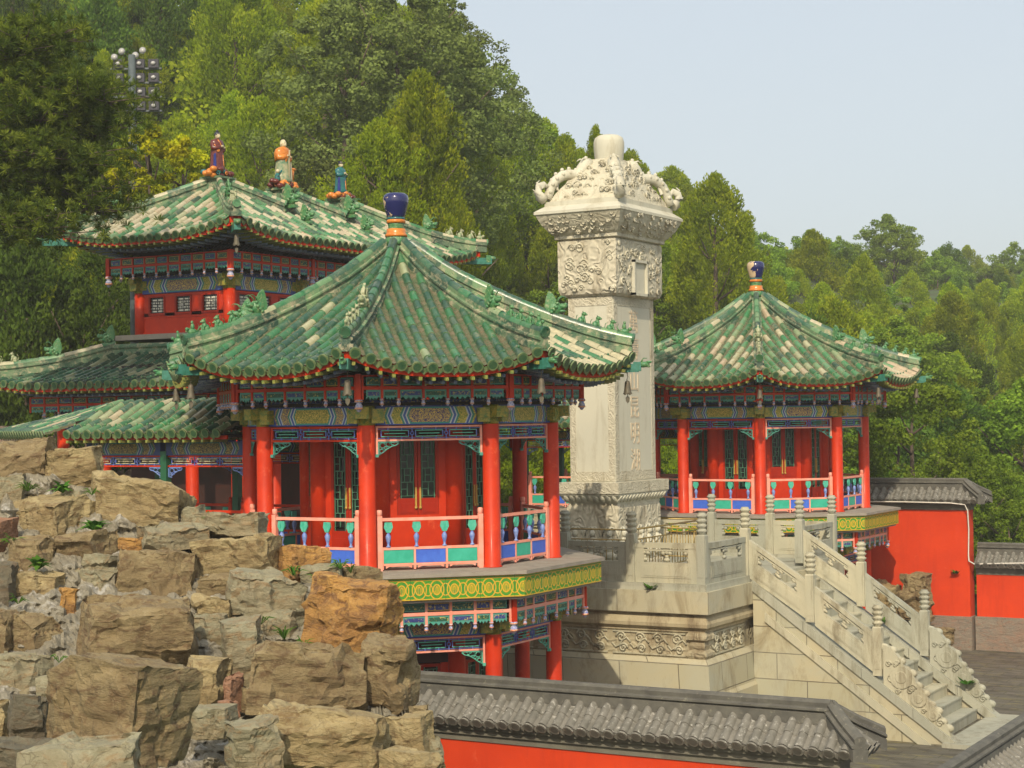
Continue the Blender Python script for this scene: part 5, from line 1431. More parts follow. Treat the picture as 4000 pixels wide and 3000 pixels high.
# glazed statues on the three peaks (facing the courtyard, +X)
def statue(label, base, H, robe, robe2, sash, hat, extra=None, basem=('orange', 'maroon', 'teal')):
    T = thing('glazed_statue', base, label, 'statue', 'glazed figures on the three roof peaks')
    o = Vector(base); rnd = random.Random(int(base[1] * 10) + 50)
    b = MB()
    for i in range(34):
        a = i * 2.4; rr = .10 + .24 * (i % 4) / 3; mi = (0 if sin(a + .8) < 0 else 1) if i % 7 else 2
        b.blob(o + Vector((rr * cos(a) * .95, rr * sin(a) * 1.3, .05 + .17 * rnd.random())), (.10, .12, .085), 8, mi)
    for i in range(9):
        a = i * .7; c = o + Vector((.30 * cos(a), .38 * sin(a), .10)); d = Vector((cos(a), sin(a), 0)); s_ = Vector((-d.y, d.x, 0))
        b.tube([c + s_ * .07 * cos(t_) * (1 - t_ / 12) + Z * .07 * sin(t_) * (1 - t_ / 12) + d * .03 for t_ in (0, 1, 2, 3, 4, 5, 6, 7, 8)], .02, 5, i % 3)
    b.build('cloud_base', [M[x] for x in basem], T)
    z0 = .2; h = H - z0; B = MB(); sec = []
    prof = [(0, .17, .19, 0), (.04, .19, .21, 0), (.15, .155, .18, .0), (.32, .145, .175, .0), (.48, .135, .17, .01), (.60, .13, .18, .01), (.70, .13, .20, .0), (.765, .11, .185, -.005), (.80, .07, .10, 0), (.825, .05, .055, .01)]
    rings = []
    for f, rx, ry, dx in prof:
        rx *= 1.22; ry *= 1.18
        rings.append([o + Vector((dx + rx * h / 1.1 * cos(2 * pi * k / 20) * (1 + (.05 if (k % 4 == 0 and f < .6) else 0)), ry * h / 1.1 * sin(2 * pi * k / 20) * (1 + (.05 if (k % 4 == 0 and f < .6) else 0)), z0 + h * f)) for k in range(20)])
    B.ring(rings, 0, .5, True, False, True)
    body = B.build('robe', M[robe], T)
    s_ = h / 1.1
    for q in (-1, 1):    # sleeves folding to the chest
        b = MB(); sh = o + Vector((0, q * .165 * s_, z0 + h * .735)); el = o + Vector((.02, q * .215 * s_, z0 + h * .56)); wr = o + Vector((.16 * s_, q * .06 * s_, z0 + h * (.57 if q > 0 else .60)))
        b.tube([sh, sh.lerp(el, .5) + Vector((0, q * .02, 0)), el, el.lerp(wr, .5) - Z * .02, wr], [.055 * s_, .07 * s_, .08 * s_, .085 * s_, .07 * s_], 10)
        b.tube([wr - Z * .0, wr - Z * .10 * s_ - Vector((.03, 0, 0)), wr - Z * .22 * s_ - Vector((.05, 0, 0))], [.06 * s_, .05 * s_, .02 * s_], 8)
        b.build('sleeve', M[robe2], T)
        b = MB(); hc = wr + Vector((.05, -q * .02, .01)); b.blob(hc, (.035, .028, .03), 8)
        for f in range(4): b.tube([hc + Vector((.01, (f - 1.5) * .013, .02)), hc + Vector((.035, (f - 1.5) * .012, .01)), hc + Vector((.035, (f - 1.5) * .010 - q * .01, -.02))], .007, 5)
        b.tube([hc + Vector((0, -q * .02, .02)), hc + Vector((.02, -q * .035, .035))], .008, 5); b.build('hand', M['cream'], T)
    b = MB(); hz = z0 + h * .90; c = o + Vector((.02, 0, hz)); r = .072 * s_ * (1.3 if not hat else 1.2)
    b.blob(c, (r * .95, r * .82, r * 1.18), 14); b.blob(c + Vector((r * .55, 0, -r * .35)), (r * .5, r * .55, r * .6), 10)
    b.blob(c + Vector((r * .98, 0, -.12 * r)), (r * .16, r * .13, r * .28), 6)
    for q in (-1, 1):
        b.blob(c + Vector((0, q * r * .84, -.1 * r)), (r * .18, r * .1, r * .34), 6); b.blob(c + Vector((r * .8, q * r * .33, .1 * r)), (r * .1, r * .16, r * .06), 6, 1)
    b.blob(c + Vector((r * .93, 0, -.55 * r)), (r * .06, r * .22, r * .05), 6, 2)
    b.lathe(c - Z * r * 1.7, [(r * .45, 0), (r * .42, r)], 8)
    hd_ = b.build('head', [M['cream'], M['blackgl'], M['orange']], T)
    if hat == 'crown':
        b = MB(); b.blob(c + Vector((-.15 * r, 0, .35 * r)), (r * 1.02, r * .92, r * .95), 12); b.blob(c + Vector((-.1 * r, 0, 1.45 * r)), (r * .45, r * .4, r * .5), 8); b.lathe(c + Z * r * .9 - Vector((.1 * r, 0, 0)), [(r * .5, 0), (r * .35, r * .25)], 8); b.build('hair', M['blackgl'], hd_)
    elif hat == 'cap':
        b = MB(); b.lathe(c + Z * r * .35, [(r * 1.0, 0), (r * 1.02, r * .35), (r * .8, r * .55)], 12); b.box(c + Vector((-.35 * r, 0, 1.15 * r)), (r * .9, r * 1.2, r * .7)); b.build('hat', M['blackgl'], hd_)
    if sash:
        b = MB(); pts = [o + Vector((.11 * s_, -.10 * s_, z0 + h * .78)), o + Vector((.155 * s_, -.03 * s_, z0 + h * .66)), o + Vector((.165 * s_, .05 * s_, z0 + h * .52))]
        pts2 = [o + Vector((-.0, -.205 * s_, z0 + h * .74)), o + Vector((.09 * s_, -.19 * s_, z0 + h * .62)), o + Vector((.15 * s_, -.13 * s_, z0 + h * .50))]
        b.tube(pts, .018, 6); b.tube(pts2, .018, 6); b.lathe(pts2[-1], [(.03, -.01), (.045, -.01), (.045, .01), (.03, .01)], 10, ax=(1, -.6, 0)); b.build('sash', M[sash], T)
    if hat is None:   # orange mantle over the shoulders
        b = MB(); rings = []
        for f, rx, ry in ((.50, .175, .225), (.58, .18, .24), (.68, .175, .26), (.76, .145, .235), (.81, .09, .13)):
            rings.append([o + Vector((rx * s_ * cos(2 * pi * k / 18) - .01, ry * s_ * sin(2 * pi * k / 18), z0 + h * f + .03 * cos(2 * pi * k / 18))) for k in range(18)])
        b.ring(rings, 0, .5, True); b.build('mantle', M['orange'], T)
    if extra: extra(T, o, z0, h, s_)
    return T
def trim_blue(T, o, z0, h, s_):
    for q, m_ in ((-1, 'bluegl'), (1, 'teal')):
        b = MB(); b.prism([(0, 0), (.09, .02), (.07, .42), (.02, .46)], o + Vector((.10, q * .13 - .04, z0 + .02)), Vector((-.5, q * .86, 0)), Z, Vector((.86, q * .5, 0)), .04); b.build('robe_panel', M[m_], T)
    b = MB(); b.tube([o + Vector((.2 * s_, .06, z0)), o + Vector((.17 * s_, .04, z0 + h * .4))], .015, 5); b.build('hem', M['orange'], T)
def staff_child(T, o, z0, h, s_):
    b = MB(); b.tube([o + Vector((.24, .0, z0 - .05)), o + Vector((.23, .0, z0 + h * .5)), o + Vector((.24, .01, z0 + h * .74)), o + Vector((.28, .03, z0 + h * .72))], .018, 6); b.build('staff', M['cream'], T)
    b = MB(); b.prism([(0, 0), (.16, .03), (.13, .62), (.03, .66)], o + Vector((.08, .06, z0)), Vector((.2, .97, 0)), Z, Vector((.97, -.2, 0)), .09); b.build('under_robe', M['cream'], T)
    b = MB(); c = o + Vector((.06, -.34, z0 + .02)); b.lathe(c, [(.08, 0), (.09, .05), (.07, .16), (.045, .22)], 10); b.tube([c + Z * .18 + Vector((0, .04, 0)), c + Vector((.05, .14, .32))], .03, 6); b.tube([c + Z * .18 - Vector((0, .04, 0)), c + Vector((.07, -.05, .12))], .028, 6)
    k = b.build('kneeling_child', M['teal'], T); b = MB(); b.blob(c + Vector((.01, 0, .28)), (.058, .055, .065), 10); b.build('child_head', M['cream'], k)
    b = MB(); b.blob(o + Vector((.10, .32, z0 + .42)), (.12, .14, .05), 8); b.tube([o + Vector((.1, .28, z0 + .4)), o + Vector((.12, .34, z0 + .1))], [.09, .02], 6); b.build('flying_scarf', M['orange'], T)
statue('glazed statue in a maroon robe with orange sash, on the leftmost roof peak', (UC, -2.98, 9.74), 1.30, 'maroon', 'maroon', 'orange', 'crown', trim_blue)
statue('bald glazed statue with orange sleeves and a kneeling child, on the middle peak', (UC, .02, 9.74), 1.48, 'creamgreen', 'orange', None, None, staff_child, ('maroon', 'orange', 'maroon'))
statue('glazed statue in a teal robe and black cap, on the rightmost roof peak', (UC, 2.93, 9.74), 1.18, 'teal', 'teal', None, 'cap', trim_blue, ('orange', 'maroon', 'orange'))

# ------------------------------------------------------------------ galleries linking hall and pavilions
GT = [(0, 3.42), (.25, 3.40), (.6, 3.24), (1.1, 2.98), (1.85, 2.70)]
def gallery(sv, label):
    vc = sv * 10.17; u0, u1 = -7.85, -3.25
    G = thing('covered_gallery', ((u0 + u1) / 2, vc, -4.6), label, 'gallery', 'low tiled galleries between hall and pavilions')
    cu = Vector(((u0 + u1) / 2, vc, 0)); W = u1 - u0
    tm, pm, dm, nl = MB(), MB(), MB(), MB(); zf = lambda a, s: interp(GT, a)
    for sn in (-1, 1):
        slope(tm, pm, dm, cu, (0, sn, 0), zf, -W / 2, W / 2, lambda s: .05, lambda s: 1.82, .30, .088, .33, nails=nl)
    # splayed end slope
    e = Vector((u0, vc, 0)); a45 = Vector((-1, -1 * (1 if sv < 0 else 1), 0)).normalized()
    for N_ in (Vector((-.55, -.835, 0)),):
        L_ = Vector((-N_.y, N_.x, 0))
        slope(tm, pm, dm, e, N_, lambda a, s: 3.42 - .72 * (a / 1.9) ** .85, -6.0 if sv < 0 else -.6, .9 if sv < 0 else .6, lambda s: max(.1, -s * .30 if s < 0 else s * 1.6), lambda s: 1.9, .30, .088, .33)
    b = MB()
    for sn in (-1, 1):
        b.box(cu + VY * sn * 1.68 + Z * 2.60, (W, .05, .08))
    eb = b.build('eave_board', M['red'], G)
    rf = pm.build('roof', M['pan'], G); tm.build('barrel_tiles', M['tile_mix'], rf); dm.build('eave_tiles', [M['drip'], M['disc']], rf); nl.build('tile_nails', M['beast'], rf)
    b = MB()
    for i in range(int(W / .26)):
        for sn in (-1, 1): b.box(cu + UX * (-W / 2 + .13 + .26 * i) + VY * sn * 1.58 + Z * 2.53, (.06, .5, .06))
    b.build('rafters', M['rafter'], G)
    b = MB(); b.box(cu + Z * 2.62, (W, 3.0, .05)); b.build('ceiling', M['darkint'], G)
    us_ = [u1 + .25 - 2.35 * i for i in range(3)]
    for u in us_:
        for sn in (-1, 1):
            b = MB(); b.box((u, vc + sn * 1.24, 1.15), (.17, .17, 2.3)); b.build('post', M['postgreen'], G)
    for sn in (-1, 1):
        N_ = Vector((0, sn, 0)); L_ = Vector((-N_.y, N_.x, 0)); B = (L_, N_, Z)
        for i in range(2):
            c = Vector(((us_[i] + us_[i + 1]) / 2, vc + sn * 1.24, 0)); w_ = 2.35 - .17
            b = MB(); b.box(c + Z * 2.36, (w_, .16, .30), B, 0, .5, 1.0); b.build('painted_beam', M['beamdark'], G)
            b = MB()
            for z in (2.19, 1.97): b.box(c + Z * z, (w_, .05, .03), B)
            b.build('transom_frame', M['red'], G); lattice(G, 'transom_lattice', c + Z * 2.08, N_, L_, w_ - .05, .19, [M['cream'], M['latblue']])
            for q in (-1, 1):
                b = MB(); spandrel(b, c + L_ * q * (w_ / 2) + Z * 1.95, L_, -q, N_, .38, .22); b.build('carved_spandrel', M['vaseblue'], G)
            railing(G, c, N_, L_, w_ - .2, pink='red' if sv < 0 else 'pink')
    b = MB(); b.box(cu + Z * -2.35, (W + .4, 3.3, 4.5)); b.build('base', M['block'], G)
    b = MB(); b.box(cu + Z * -.05, (W + .2, 3.5, .10)); b.build('floor', M['deck'], G)
    return G
M['postgreen'] = simple('green_post_paint', (.012, .085, .035), (.015, .10, .045), 4, .45)
gallery(-1, 'low gallery with green posts and mottled tiles, behind the near pavilion and rocks')
gallery(1, 'low gallery with pink railing behind the stele, joined to the far pavilion')

# ------------------------------------------------------------------ ground, courtyard, hill
def cf(X, Y, z=0):   # camera-frame ground position (X right, Y forward) -> world
    p = Vector((CAM.x, CAM.y, 0)) + RT0 * X + FW0 * Y; p.z = z; return p
def lerp(a, b, t): return a + (b - a) * t
def tabv(tab, x):
    if x <= tab[0][0]: return tab[0][1]
    for (x0, y0), (x1, y1) in zip(tab[:-1], tab[1:]):
        if x <= x1: return y0 + (y1 - y0) * (x - x0) / (x1 - x0)
    return tab[-1][1]
# skyline of the wooded hill: azimuth tangent -> (crest distance, crest elevation tangent)
SKY_E = [(-.45, .33), (-.29, .31), (-.13, .30), (-.07, .265), (-.035, .235), (-.012, .192), (.008, .176), (.031, .160), (.065, .152), (.082, .142), (.098, .145), (.122, .130), (.138, .113), (.1765, .107), (.222, .097), (.267, .089), (.294, .078), (.45, .05)]
SKY_D = [(-.45, 105), (-.07, 110), (.02, 120), (.10, 135), (.17, 165), (.235, 205), (.30, 240), (.45, 260)]
Y0T = [(-.45, 57), (-.05, 60), (.06, 66), (.14, 66), (.45, 66)]
def hill(X, Y):
    az = X / max(Y, 1); e = tabv(SKY_E, az); R = tabv(SKY_D, az); y0 = tabv(Y0T, az)
    zr = 2.9 + R * e - 6.0
    if Y <= y0: return -4.7
    t = (Y - y0) / (R - y0)
    if t <= 1: return -4.7 + (zr + 4.7) * (t ** .92)
    return zr - (Y - R) * .25
gx = [-160 + 8 * i for i in range(41)]; gy = [-40 + 6 * i for i in range(64)]
vs = []; fs = []
for j, y in enumerate(gy):
    for i, x in enumerate(gx):
        z = hill(x, y) + mnoise.noise(Vector((x * .06, y * .06, 0))) * (1.2 if y > 70 else 0)
        vs.append(cf(x * (1 + max(0, y) / 260), y, z))
for j in range(len(gy) - 1):
    for i in range(len(gx) - 1):
        a = j * len(gx) + i; fs.append((a, a + 1, a + len(gx) + 1, a + len(gx)))
b = MB(); b.add(vs, fs, 0, .5, None, True); tag(b.build('hill_terrain', M['earth']), 'wooded hillside rising behind the temple', kind='structure')
b = MB(); b.add([(-330, -200, -5.2), (330, -200, -5.2), (330, 380, -5.2), (-330, 380, -5.2)], [(0, 1, 2, 3)]); tag(b.build('ground', M['earth']), kind='structure')
b = MB(); b.add([(-12, -16, -4.61), (26, -16, -4.61), (26, 16, -4.61), (-12, 16, -4.61)], [(0, 1, 2, 3)]); M['court'] = court_mat(); tag(b.build('courtyard_paving', M['court']), kind='structure')

# rough retaining wall of stacked stone at the foot of the hill
b = MB(); nx, nz = 90, 16; vs = []; fs = []
for i in range(nx + 1):
    for j in range(nz + 1):
        v = -14 + 46 * i / nx; z = -4.7 + 7.6 * j / nz
        d = mnoise.fractal(Vector((v * .8, z * .9, 3)), .6, 2.2, 5) * .45
        vs.append((-17.2 - .15 * (z + 4.7) + d, v, z + (mnoise.noise(Vector((v * .5, 0, 9))) * .4 if j == nz else 0)))
for i in range(nx):
    for j in range(nz):
        a = i * (nz + 1) + j; fs.append((a, a + nz + 1, a + nz + 2, a + 1))
k = len(vs); vs += [(-19.0, -14, -4.7), (-19.0, 32, -4.7), (-19, 32, 2.9), (-19, -14, 2.9)]; fs.append((k, k + 1, k + 2, k + 3))
b.add(vs, fs); T = thing('retaining_wall', (-17.2, 9, -4.7), 'stacked stone retaining wall glimpsed behind the galleries and pavilion columns', 'wall'); b.build('stonework', M['rubble'], T)

# ------------------------------------------------------------------ boulders
def cut_rock(name, w_, d_, h_, seed, mat, ncut=9, rough=.035, chip=.30):
    rnd = random.Random(seed); bm = bmesh.new()
    bmesh.ops.create_cube(bm, size=1.0)
    for v in bm.verts: v.co = Vector((v.co.x * w_ * (1 + rnd.uniform(-.05, .05)), v.co.y * d_, v.co.z * h_ * (1 + rnd.uniform(-.05, .05))))
    for i in range(ncut):
        n = Vector((rnd.choice((-1, 1)) * rnd.uniform(.1, 1), rnd.choice((-1, -1, 1)) * rnd.uniform(.1, 1), rnd.choice((-1, 1)) * rnd.uniform(.15, 1)))
        if i % 3 == 0: n.z *= .15
        elif i % 3 == 1: n.x *= .2
        n = Vector((n.x / w_, n.y / d_, n.z / h_)).normalized()
        sup = (abs(n.x) * w_ + abs(n.y) * d_ + abs(n.z) * h_) / 2
        off = sup * (1 - rnd.uniform(.08, chip))
        r = bmesh.ops.bisect_plane(bm, geom=bm.verts[:] + bm.edges[:] + bm.faces[:], plane_co=n * off, plane_no=n, clear_outer=True)
        ed = [e for e in r['geom_cut'] if isinstance(e, bmesh.types.BMEdge)]
        if ed:
            try: bmesh.ops.holes_fill(bm, edges=ed, sides=0)
            except Exception: pass
    bmesh.ops.triangulate(bm, faces=bm.faces[:])
    target = min(w_, h_) * .5
    for _ in range(5):
        le = [e for e in bm.edges if e.calc_length() > max(.07, .055 * (w_ + h_))]
        if not le or len(bm.faces) > 2600: break
        bmesh.ops.subdivide_edges(bm, edges=le, cuts=1); bmesh.ops.triangulate(bm, faces=[f for f in bm.faces if len(f.verts) > 3])
    bm.normal_update(); sd = Vector((seed * 1.7, seed * .9, seed * .3))
    tilt = rnd.uniform(-.4, .4)
    co = [v.co.copy() for v in bm.verts]
    for v, c in zip(bm.verts, co):
        q = c * 1.3 + sd
        strat = mnoise.noise(Vector((c.x * .5 + sd.x, c.y * .5 + sd.y, (c.z + tilt * c.x) * 7 + sd.z)))
        f = mnoise.fractal(q * 1.8, .7, 2.1, 5)
        cell = mnoise.voronoi(q * 1.6)[0]; st = (cell[1] - cell[0])
        dsp = rough * (f * 1.2 + strat * .9) - (.05 * (w_ + h_) * .5 if st < .09 else 0) * .5
        cc = (mnoise.cell(Vector((c.x * 2.3 + c.z * .5, c.y * 2.3, c.z * 3.1 - c.x * .6)) + sd) - .5) * rough * 2.2 
        v.co = c + v.normal * (dsp + cc)
    me = bpy.data.meshes.new(name); bm.to_mesh(me); bm.free(); me.materials.append(M[mat])
    return me
def dep(x, y):
    return tabv([(1700, 27.5), (1900, 26.5), (2100, 25.5), (2260, 24.5), (2420, 23.2), (2600, 22.0), (2800, 20.6), (3000, 19.4), (3200, 18.6)], y) + (x - 800) * .0004
BW = []   # (x0,y0,x1,y1,mat,depth offset,label)
def bd_(x0, y0, x1, y1, m_, dd=0, lab=None, yaw=None, pit_=None): BW.append((x0, y0, x1, y1, m_, dd, lab, yaw, pit_))
bd_(-60, 1722, 207, 1885, 'rock_brown', 0, 'brown block at the top left end of the rock pile, by the left edge')
bd_(177, 1755, 411, 1925, 'rock_tan', -.1, 'smooth squared block on top of the pile, right of the topmost brown one', .2)
bd_(-40, 1853, 100, 2000, 'rock_grey', .2, 'grey boulder at the left edge, just under the topmost blocks')
bd_(36, 1930, 345, 2105, 'rock_tan', -.1, 'layered tan boulder below the topmost blocks, left of the large tan one')
bd_(335, 1868, 745, 2075, 'rock_tan', -.2, 'large pale tan boulder on the skyline of the pile, right of the squared block')
bd_(700, 1975, 800, 2070, 'rock_grey', .1)
bd_(540, 2050, 822, 2145, 'rock_grey', -.3, 'long flat grey-green slab beneath the large pale tan boulder')
bd_(772, 2005, 1046, 2112, 'rock_grey', -.2, 'jagged grey-green slab jutting at the foot of the corridor railing')
bd_(465, 2100, 565, 2165, 'rock_orange', 0)
bd_(185, 2085, 452, 2232, 'rock_brown', 0, 'round-shouldered brown boulder between the leafy rosettes')
bd_(440, 2155, 770, 2385, 'rock_brown', -.1, 'big fractured brown boulder in the middle of the upper pile')
bd_(785, 2105, 1110, 2266, 'rock_tan', -.3, 'horizontally banded tan block under the jagged slab')
bd_(1090, 2140, 1290, 2275, 'rock_orange', -.1, 'rust brown boulder against the blue and green railing panels')
bd_(770, 2250, 940, 2350, 'rock_brown', -.1)
bd_(890, 2240, 1200, 2420, 'rock_grey', -.7, 'flat-topped grey slab left of the bright orange block', .25, .12)
bd_(1176, 2268, 1545, 2560, 'rock_orange', -.9, 'bright orange cubic block at the right of the pile, under the deck', -.35)
bd_(305, 2350, 760, 2612, 'rock_brown', -1.2, 'long dark brown block in the centre left, above the tall smooth one', .15)
bd_(40, 2385, 235, 2612, 'rock_brown', 0, 'upright brown block left of the long dark one')
bd_(-70, 2200, 58, 2400, 'rock_dark', -.3, 'dark grey upright stone on the left edge')
bd_(-60, 2030, 46, 2210, 'rock_pink', 0, 'reddish stone cut by the left edge below the layered boulder')
bd_(45, 2098, 198, 2260, 'rock_brown', .1); bd_(55, 2240, 232, 2358, 'rock_tan', 0, 'pair of wedge shaped tan stones near the left edge'); bd_(222, 2300, 318, 2408, 'rock_orange', 0, 'small rounded rust coloured stone set in mortar')
bd_(750, 2330, 900, 2440, 'rock_tan', -.1); bd_(745, 2400, 890, 2580, 'rock_grey', .1)
bd_(855, 2420, 1052, 2690, 'rock_grey', -.7, 'tall grey-green boulder left of the broad fissured one', .3)
bd_(1005, 2380, 1190, 2500, 'rock_grey', .1)
bd_(980, 2520, 1425, 2780, 'rock_brown', -.9, 'broad fissured brown boulder under the bright orange block', .1)
bd_(1392, 2505, 1618, 2790, 'rock_brown', -.8, 'tall rusty boulder at the right edge of the pile, by the grey coping', -.3)
bd_(195, 2585, 735, 2960, 'rock_brown', -4.6, 'tall smooth-faced block dominating the lower left', -.55, -.10)
bd_(100, 2895, 545, 3080, 'rock_grey', -6.0, 'pale flat-topped boulder cut by the bottom edge', .1)
bd_(712, 2572, 885, 2775, 'rock_tan', -.9, 'angular tan boulder right of the tall smooth block', -.2)
bd_(872, 2630, 955, 2785, 'rock_pink', -.8, 'narrow upright pinkish stone in the lower middle')
bd_(700, 2765, 900, 2872, 'rock_grey', -1.1, 'wedge of grey-green stone surrounded by white mortar'); bd_(855, 2735, 940, 2810, 'rock_pink', -.9)
bd_(880, 2815, 1105, 3040, 'rock_grey', -1.6, 'dark slanting boulder at the bottom left of the broad tan slab', .5)
bd_(1010, 2770, 1516, 3060, 'rock_tan', -1.1, 'broad pale tan slab at the bottom of the pile', .05)
bd_(1502, 2790, 1688, 2960, 'rock_tan', -.6, 'blocky tan boulder at the bottom right of the pile', -.3)
bd_(36, 2722, 192, 2898, 'rock_dark', -1.0, 'dark squared stone left of the tall smooth block'); bd_(170, 2636, 285, 2870, 'rock_grey', -.8)
bd_(-80, 2900, 218, 3060, 'rock_dark', -4.0, 'dark jagged rocks in the bottom left corner'); bd_(-70, 2390, 60, 2640, 'rock_brown', -.1); bd_(-60, 2560, 190, 2740, 'rock_grey', 0)
bd_(-60, 2740, 45, 2900, 'rock_tan', -.6)
bd_(1675, 2885, 1742, 3040, 'rock_grey', -.1); bd_(1590, 2752, 1685, 2830, 'rock_brown', -.2); bd_(1330, 2220, 1490, 2275, 'rock_brown', .2, 'thin layered rock leaning at the foot of the pavilion deck')
bd_(1500, 2940, 1735, 3060, 'rock_tan', -.9); bd_(940, 2690, 1010, 2790, 'rock_brown', -.3); bd_(1400, 2600, 1420, 2700, 'rock_grey', 0)
bd_(330, 2170, 450, 2260, 'rock_grey', .1); bd_(300, 2220, 470, 2360, 'rock_grey', .2); bd_(900, 2560, 1010, 2640, 'rock_dark', .2); bd_(560, 2600, 720, 2680, 'rock_grey', -.3)
bd_(250, 1920, 330, 1990, 'rock_grey', .1); bd_(620, 2340, 760, 2420, 'rock_tan', .1); bd_(1180, 2210, 1330, 2290, 'rock_grey', .1)
GENL = {'rock_grey': 'small grey-green filler stone wedged in the mortar of the rock pile', 'rock_tan': 'small tan filler stone wedged in the mortar of the rock pile', 'rock_brown': 'small brown filler stone wedged in the mortar of the rock pile',
        'rock_orange': 'small rusty filler stone wedged in the mortar of the rock pile', 'rock_pink': 'small reddish filler stone wedged in the mortar of the rock pile', 'rock_dark': 'small dark filler stone wedged in the mortar of the rock pile'}
def px2w(x, y, D):
    X2 = x - 2000; Y2 = 1500 - y
    return CAM + (RT * (X2 / FP) + UPV * (Y2 / FP) + FW) * D
for i, (x0, y0, x1, y1, m_, dd, lab, yaw, pt_) in enumerate(BW):
    cx, cy = (x0 + x1) / 2, (y0 + y1) / 2; D = dep(cx, cy) + dd - random.Random(i).uniform(0, .35)
    w_ = (x1 - x0) / FP * D * 1.03; h_ = (y1 - y0) / FP * D * 1.03
    rnd = random.Random(i + 40); d_ = min(max(.7 * w_, .8 * h_), 1.9)
    ya = yaw if yaw is not None else rnd.uniform(-.55, .55)
    cw = abs(cos(ya)) + abs(sin(ya)) * d_ / w_
    big_ = bool(lab) and 'smooth-faced' in lab
    me = cut_rock('boulder', w_ / max(1, cw * .90), d_, h_ * 1.04, i + 3, m_, 5 if big_ else (9 if w_ > .7 else 7), .010 if big_ else .014 + .012 * min(w_, h_), .34 if big_ else .36)
    o = bpy.data.objects.new('boulder', me); COL.objects.link(o)
    o.location = px2w(cx, cy, D + d_ * .42); o.rotation_euler = (pt_ if pt_ is not None else rnd.uniform(-.10, .10), rnd.uniform(-.13, .13), HEAD + ya)
    tag(o, lab or GENL[m_], 'boulder', 'sandstone boulders stacked in the rock pile')
# mortar core behind the stones
TOPL = [(-150, 1790), (150, 1790), (250, 1840), (420, 1900), (560, 1930), (700, 1960), (760, 2060), (1000, 2070), (1080, 2200), (1200, 2245), (1330, 2262), (1470, 2290), (1500, 2520), (1560, 2560), (1590, 2780), (1640, 2850), (1700, 2960), (1720, 3100)]
nx, ny = 170, 130; vs = []; fs = []; idx = {}
for i in range(nx + 1):
    x = -160 + (1720 + 160) * i / nx; yt = tabv(TOPL, x)
    for j in range(ny + 1):
        y = yt + (3180 - yt) * (j / ny)
        D = dep(x, y) + .05 + mnoise.fractal(Vector((x * .012, y * .012, 1)), .8, 2.2, 6) * .26 + mnoise.cell(Vector((x * .02, y * .03, 0))) * .10 + .7 * max(0, 1 - (y - yt) / 60) ** 2
        idx[(i, j)] = len(vs); vs.append(px2w(x, y, D))
for i in range(nx):
    for j in range(ny): fs.append((idx[(i, j)], idx[(i + 1, j)], idx[(i + 1, j + 1)], idx[(i, j + 1)]))
# close with a back face so the core is a solid bank
k0 = len(vs)
for i in range(nx + 1):
    x = -160 + 1880 * i / nx; p = px2w(x, tabv(TOPL, x), dep(x, tabv(TOPL, x)) + 2.6); vs.append(Vector((p.x, p.y, vs[idx[(i, 0)]].z - .1)))
for i in range(nx): fs.append((idx[(i, 0)], k0 + i, k0 + i + 1, idx[(i + 1, 0)]))
k1 = len(vs)
for i in range(nx + 1): vs.append(Vector((vs[k0 + i].x, vs[k0 + i].y, -4.7)))
for i in range(nx): fs.append((k0 + i, k1 + i, k1 + i + 1, k0 + i + 1))
for i0 in (0, nx):
    fs.append(tuple([idx[(i0, j)] for j in range(ny + 1)] + [k1 + i0, k0 + i0]))
b = MB(); b.add(vs, fs, 0, .5, None, False); o = b.build('mortar_bank', M['mortar']); tag(o, 'rough grey and white mortar bank holding the stacked boulders', 'rock bank')
# stones by the far wall
for i, (u, v, w_, h_, m_, lab) in enumerate(((4.0, 13.2, .9, 1.5, 'rock_brown', 'brown rock against the tall red wall, above the stair balustrade'), (2.2, 13.0, 1.0, 2.2, 'rock_grey', 'grey rock standing at the wall behind the far pavilion column'),
        (3.0, 13.0, 1.1, 1.3, 'rock_tan', 'tan rock low against the tall red wall behind the stairs'), (4.9, 13.0, .7, .8, 'rock_brown', 'small brown rock right of the rock at the tall red wall'), (3.6, 12.3, 1.3, .8, 'rock_grey', 'low grey rock at the foot of the far wall beside the stair foot'))):
    me = cut_rock('rock', w_, .8, h_, i + 90, m_, 8, .04); o = bpy.data.objects.new('rock', me); COL.objects.link(o); o.location = (u, v, -4.6 + h_ / 2 + (0.9 if i in (0, 2) else 0.0)); o.rotation_euler = (0, 0, i * .7); tag(o, lab, 'rock', 'rocks against the far red wall')

# ------------------------------------------------------------------ foliage
def leafmesh(name, C, T1, T2, tint, mat):
    n = len(C); V = np.empty((n, 4, 3)); V[:, 0] = C - T1 * .5 - T2 * .15; V[:, 1] = C - T2 * .5 + T1 * .1; V[:, 2] = C + T1 * .5; V[:, 3] = C + T2 * .5 + T1 * .1
    me = bpy.data.meshes.new(name); me.vertices.add(4 * n); me.vertices.foreach_set("co", V.reshape(-1))
    me.loops.add(4 * n); me.loops.foreach_set("vertex_index", np.arange(4 * n)); me.polygons.add(n)
    me.polygons.foreach_set("loop_start", np.arange(0, 4 * n, 4)); me.polygons.foreach_set("loop_total", np.full(n, 4))
    at = me.attributes.new("tint", 'FLOAT', 'FACE'); at.data.foreach_set("value", tint); me.update(calc_edges=True)
    me.materials.append(M[mat]); return me
def unit(a): return a / np.maximum(np.linalg.norm(a, axis=1, keepdims=True), 1e-6)
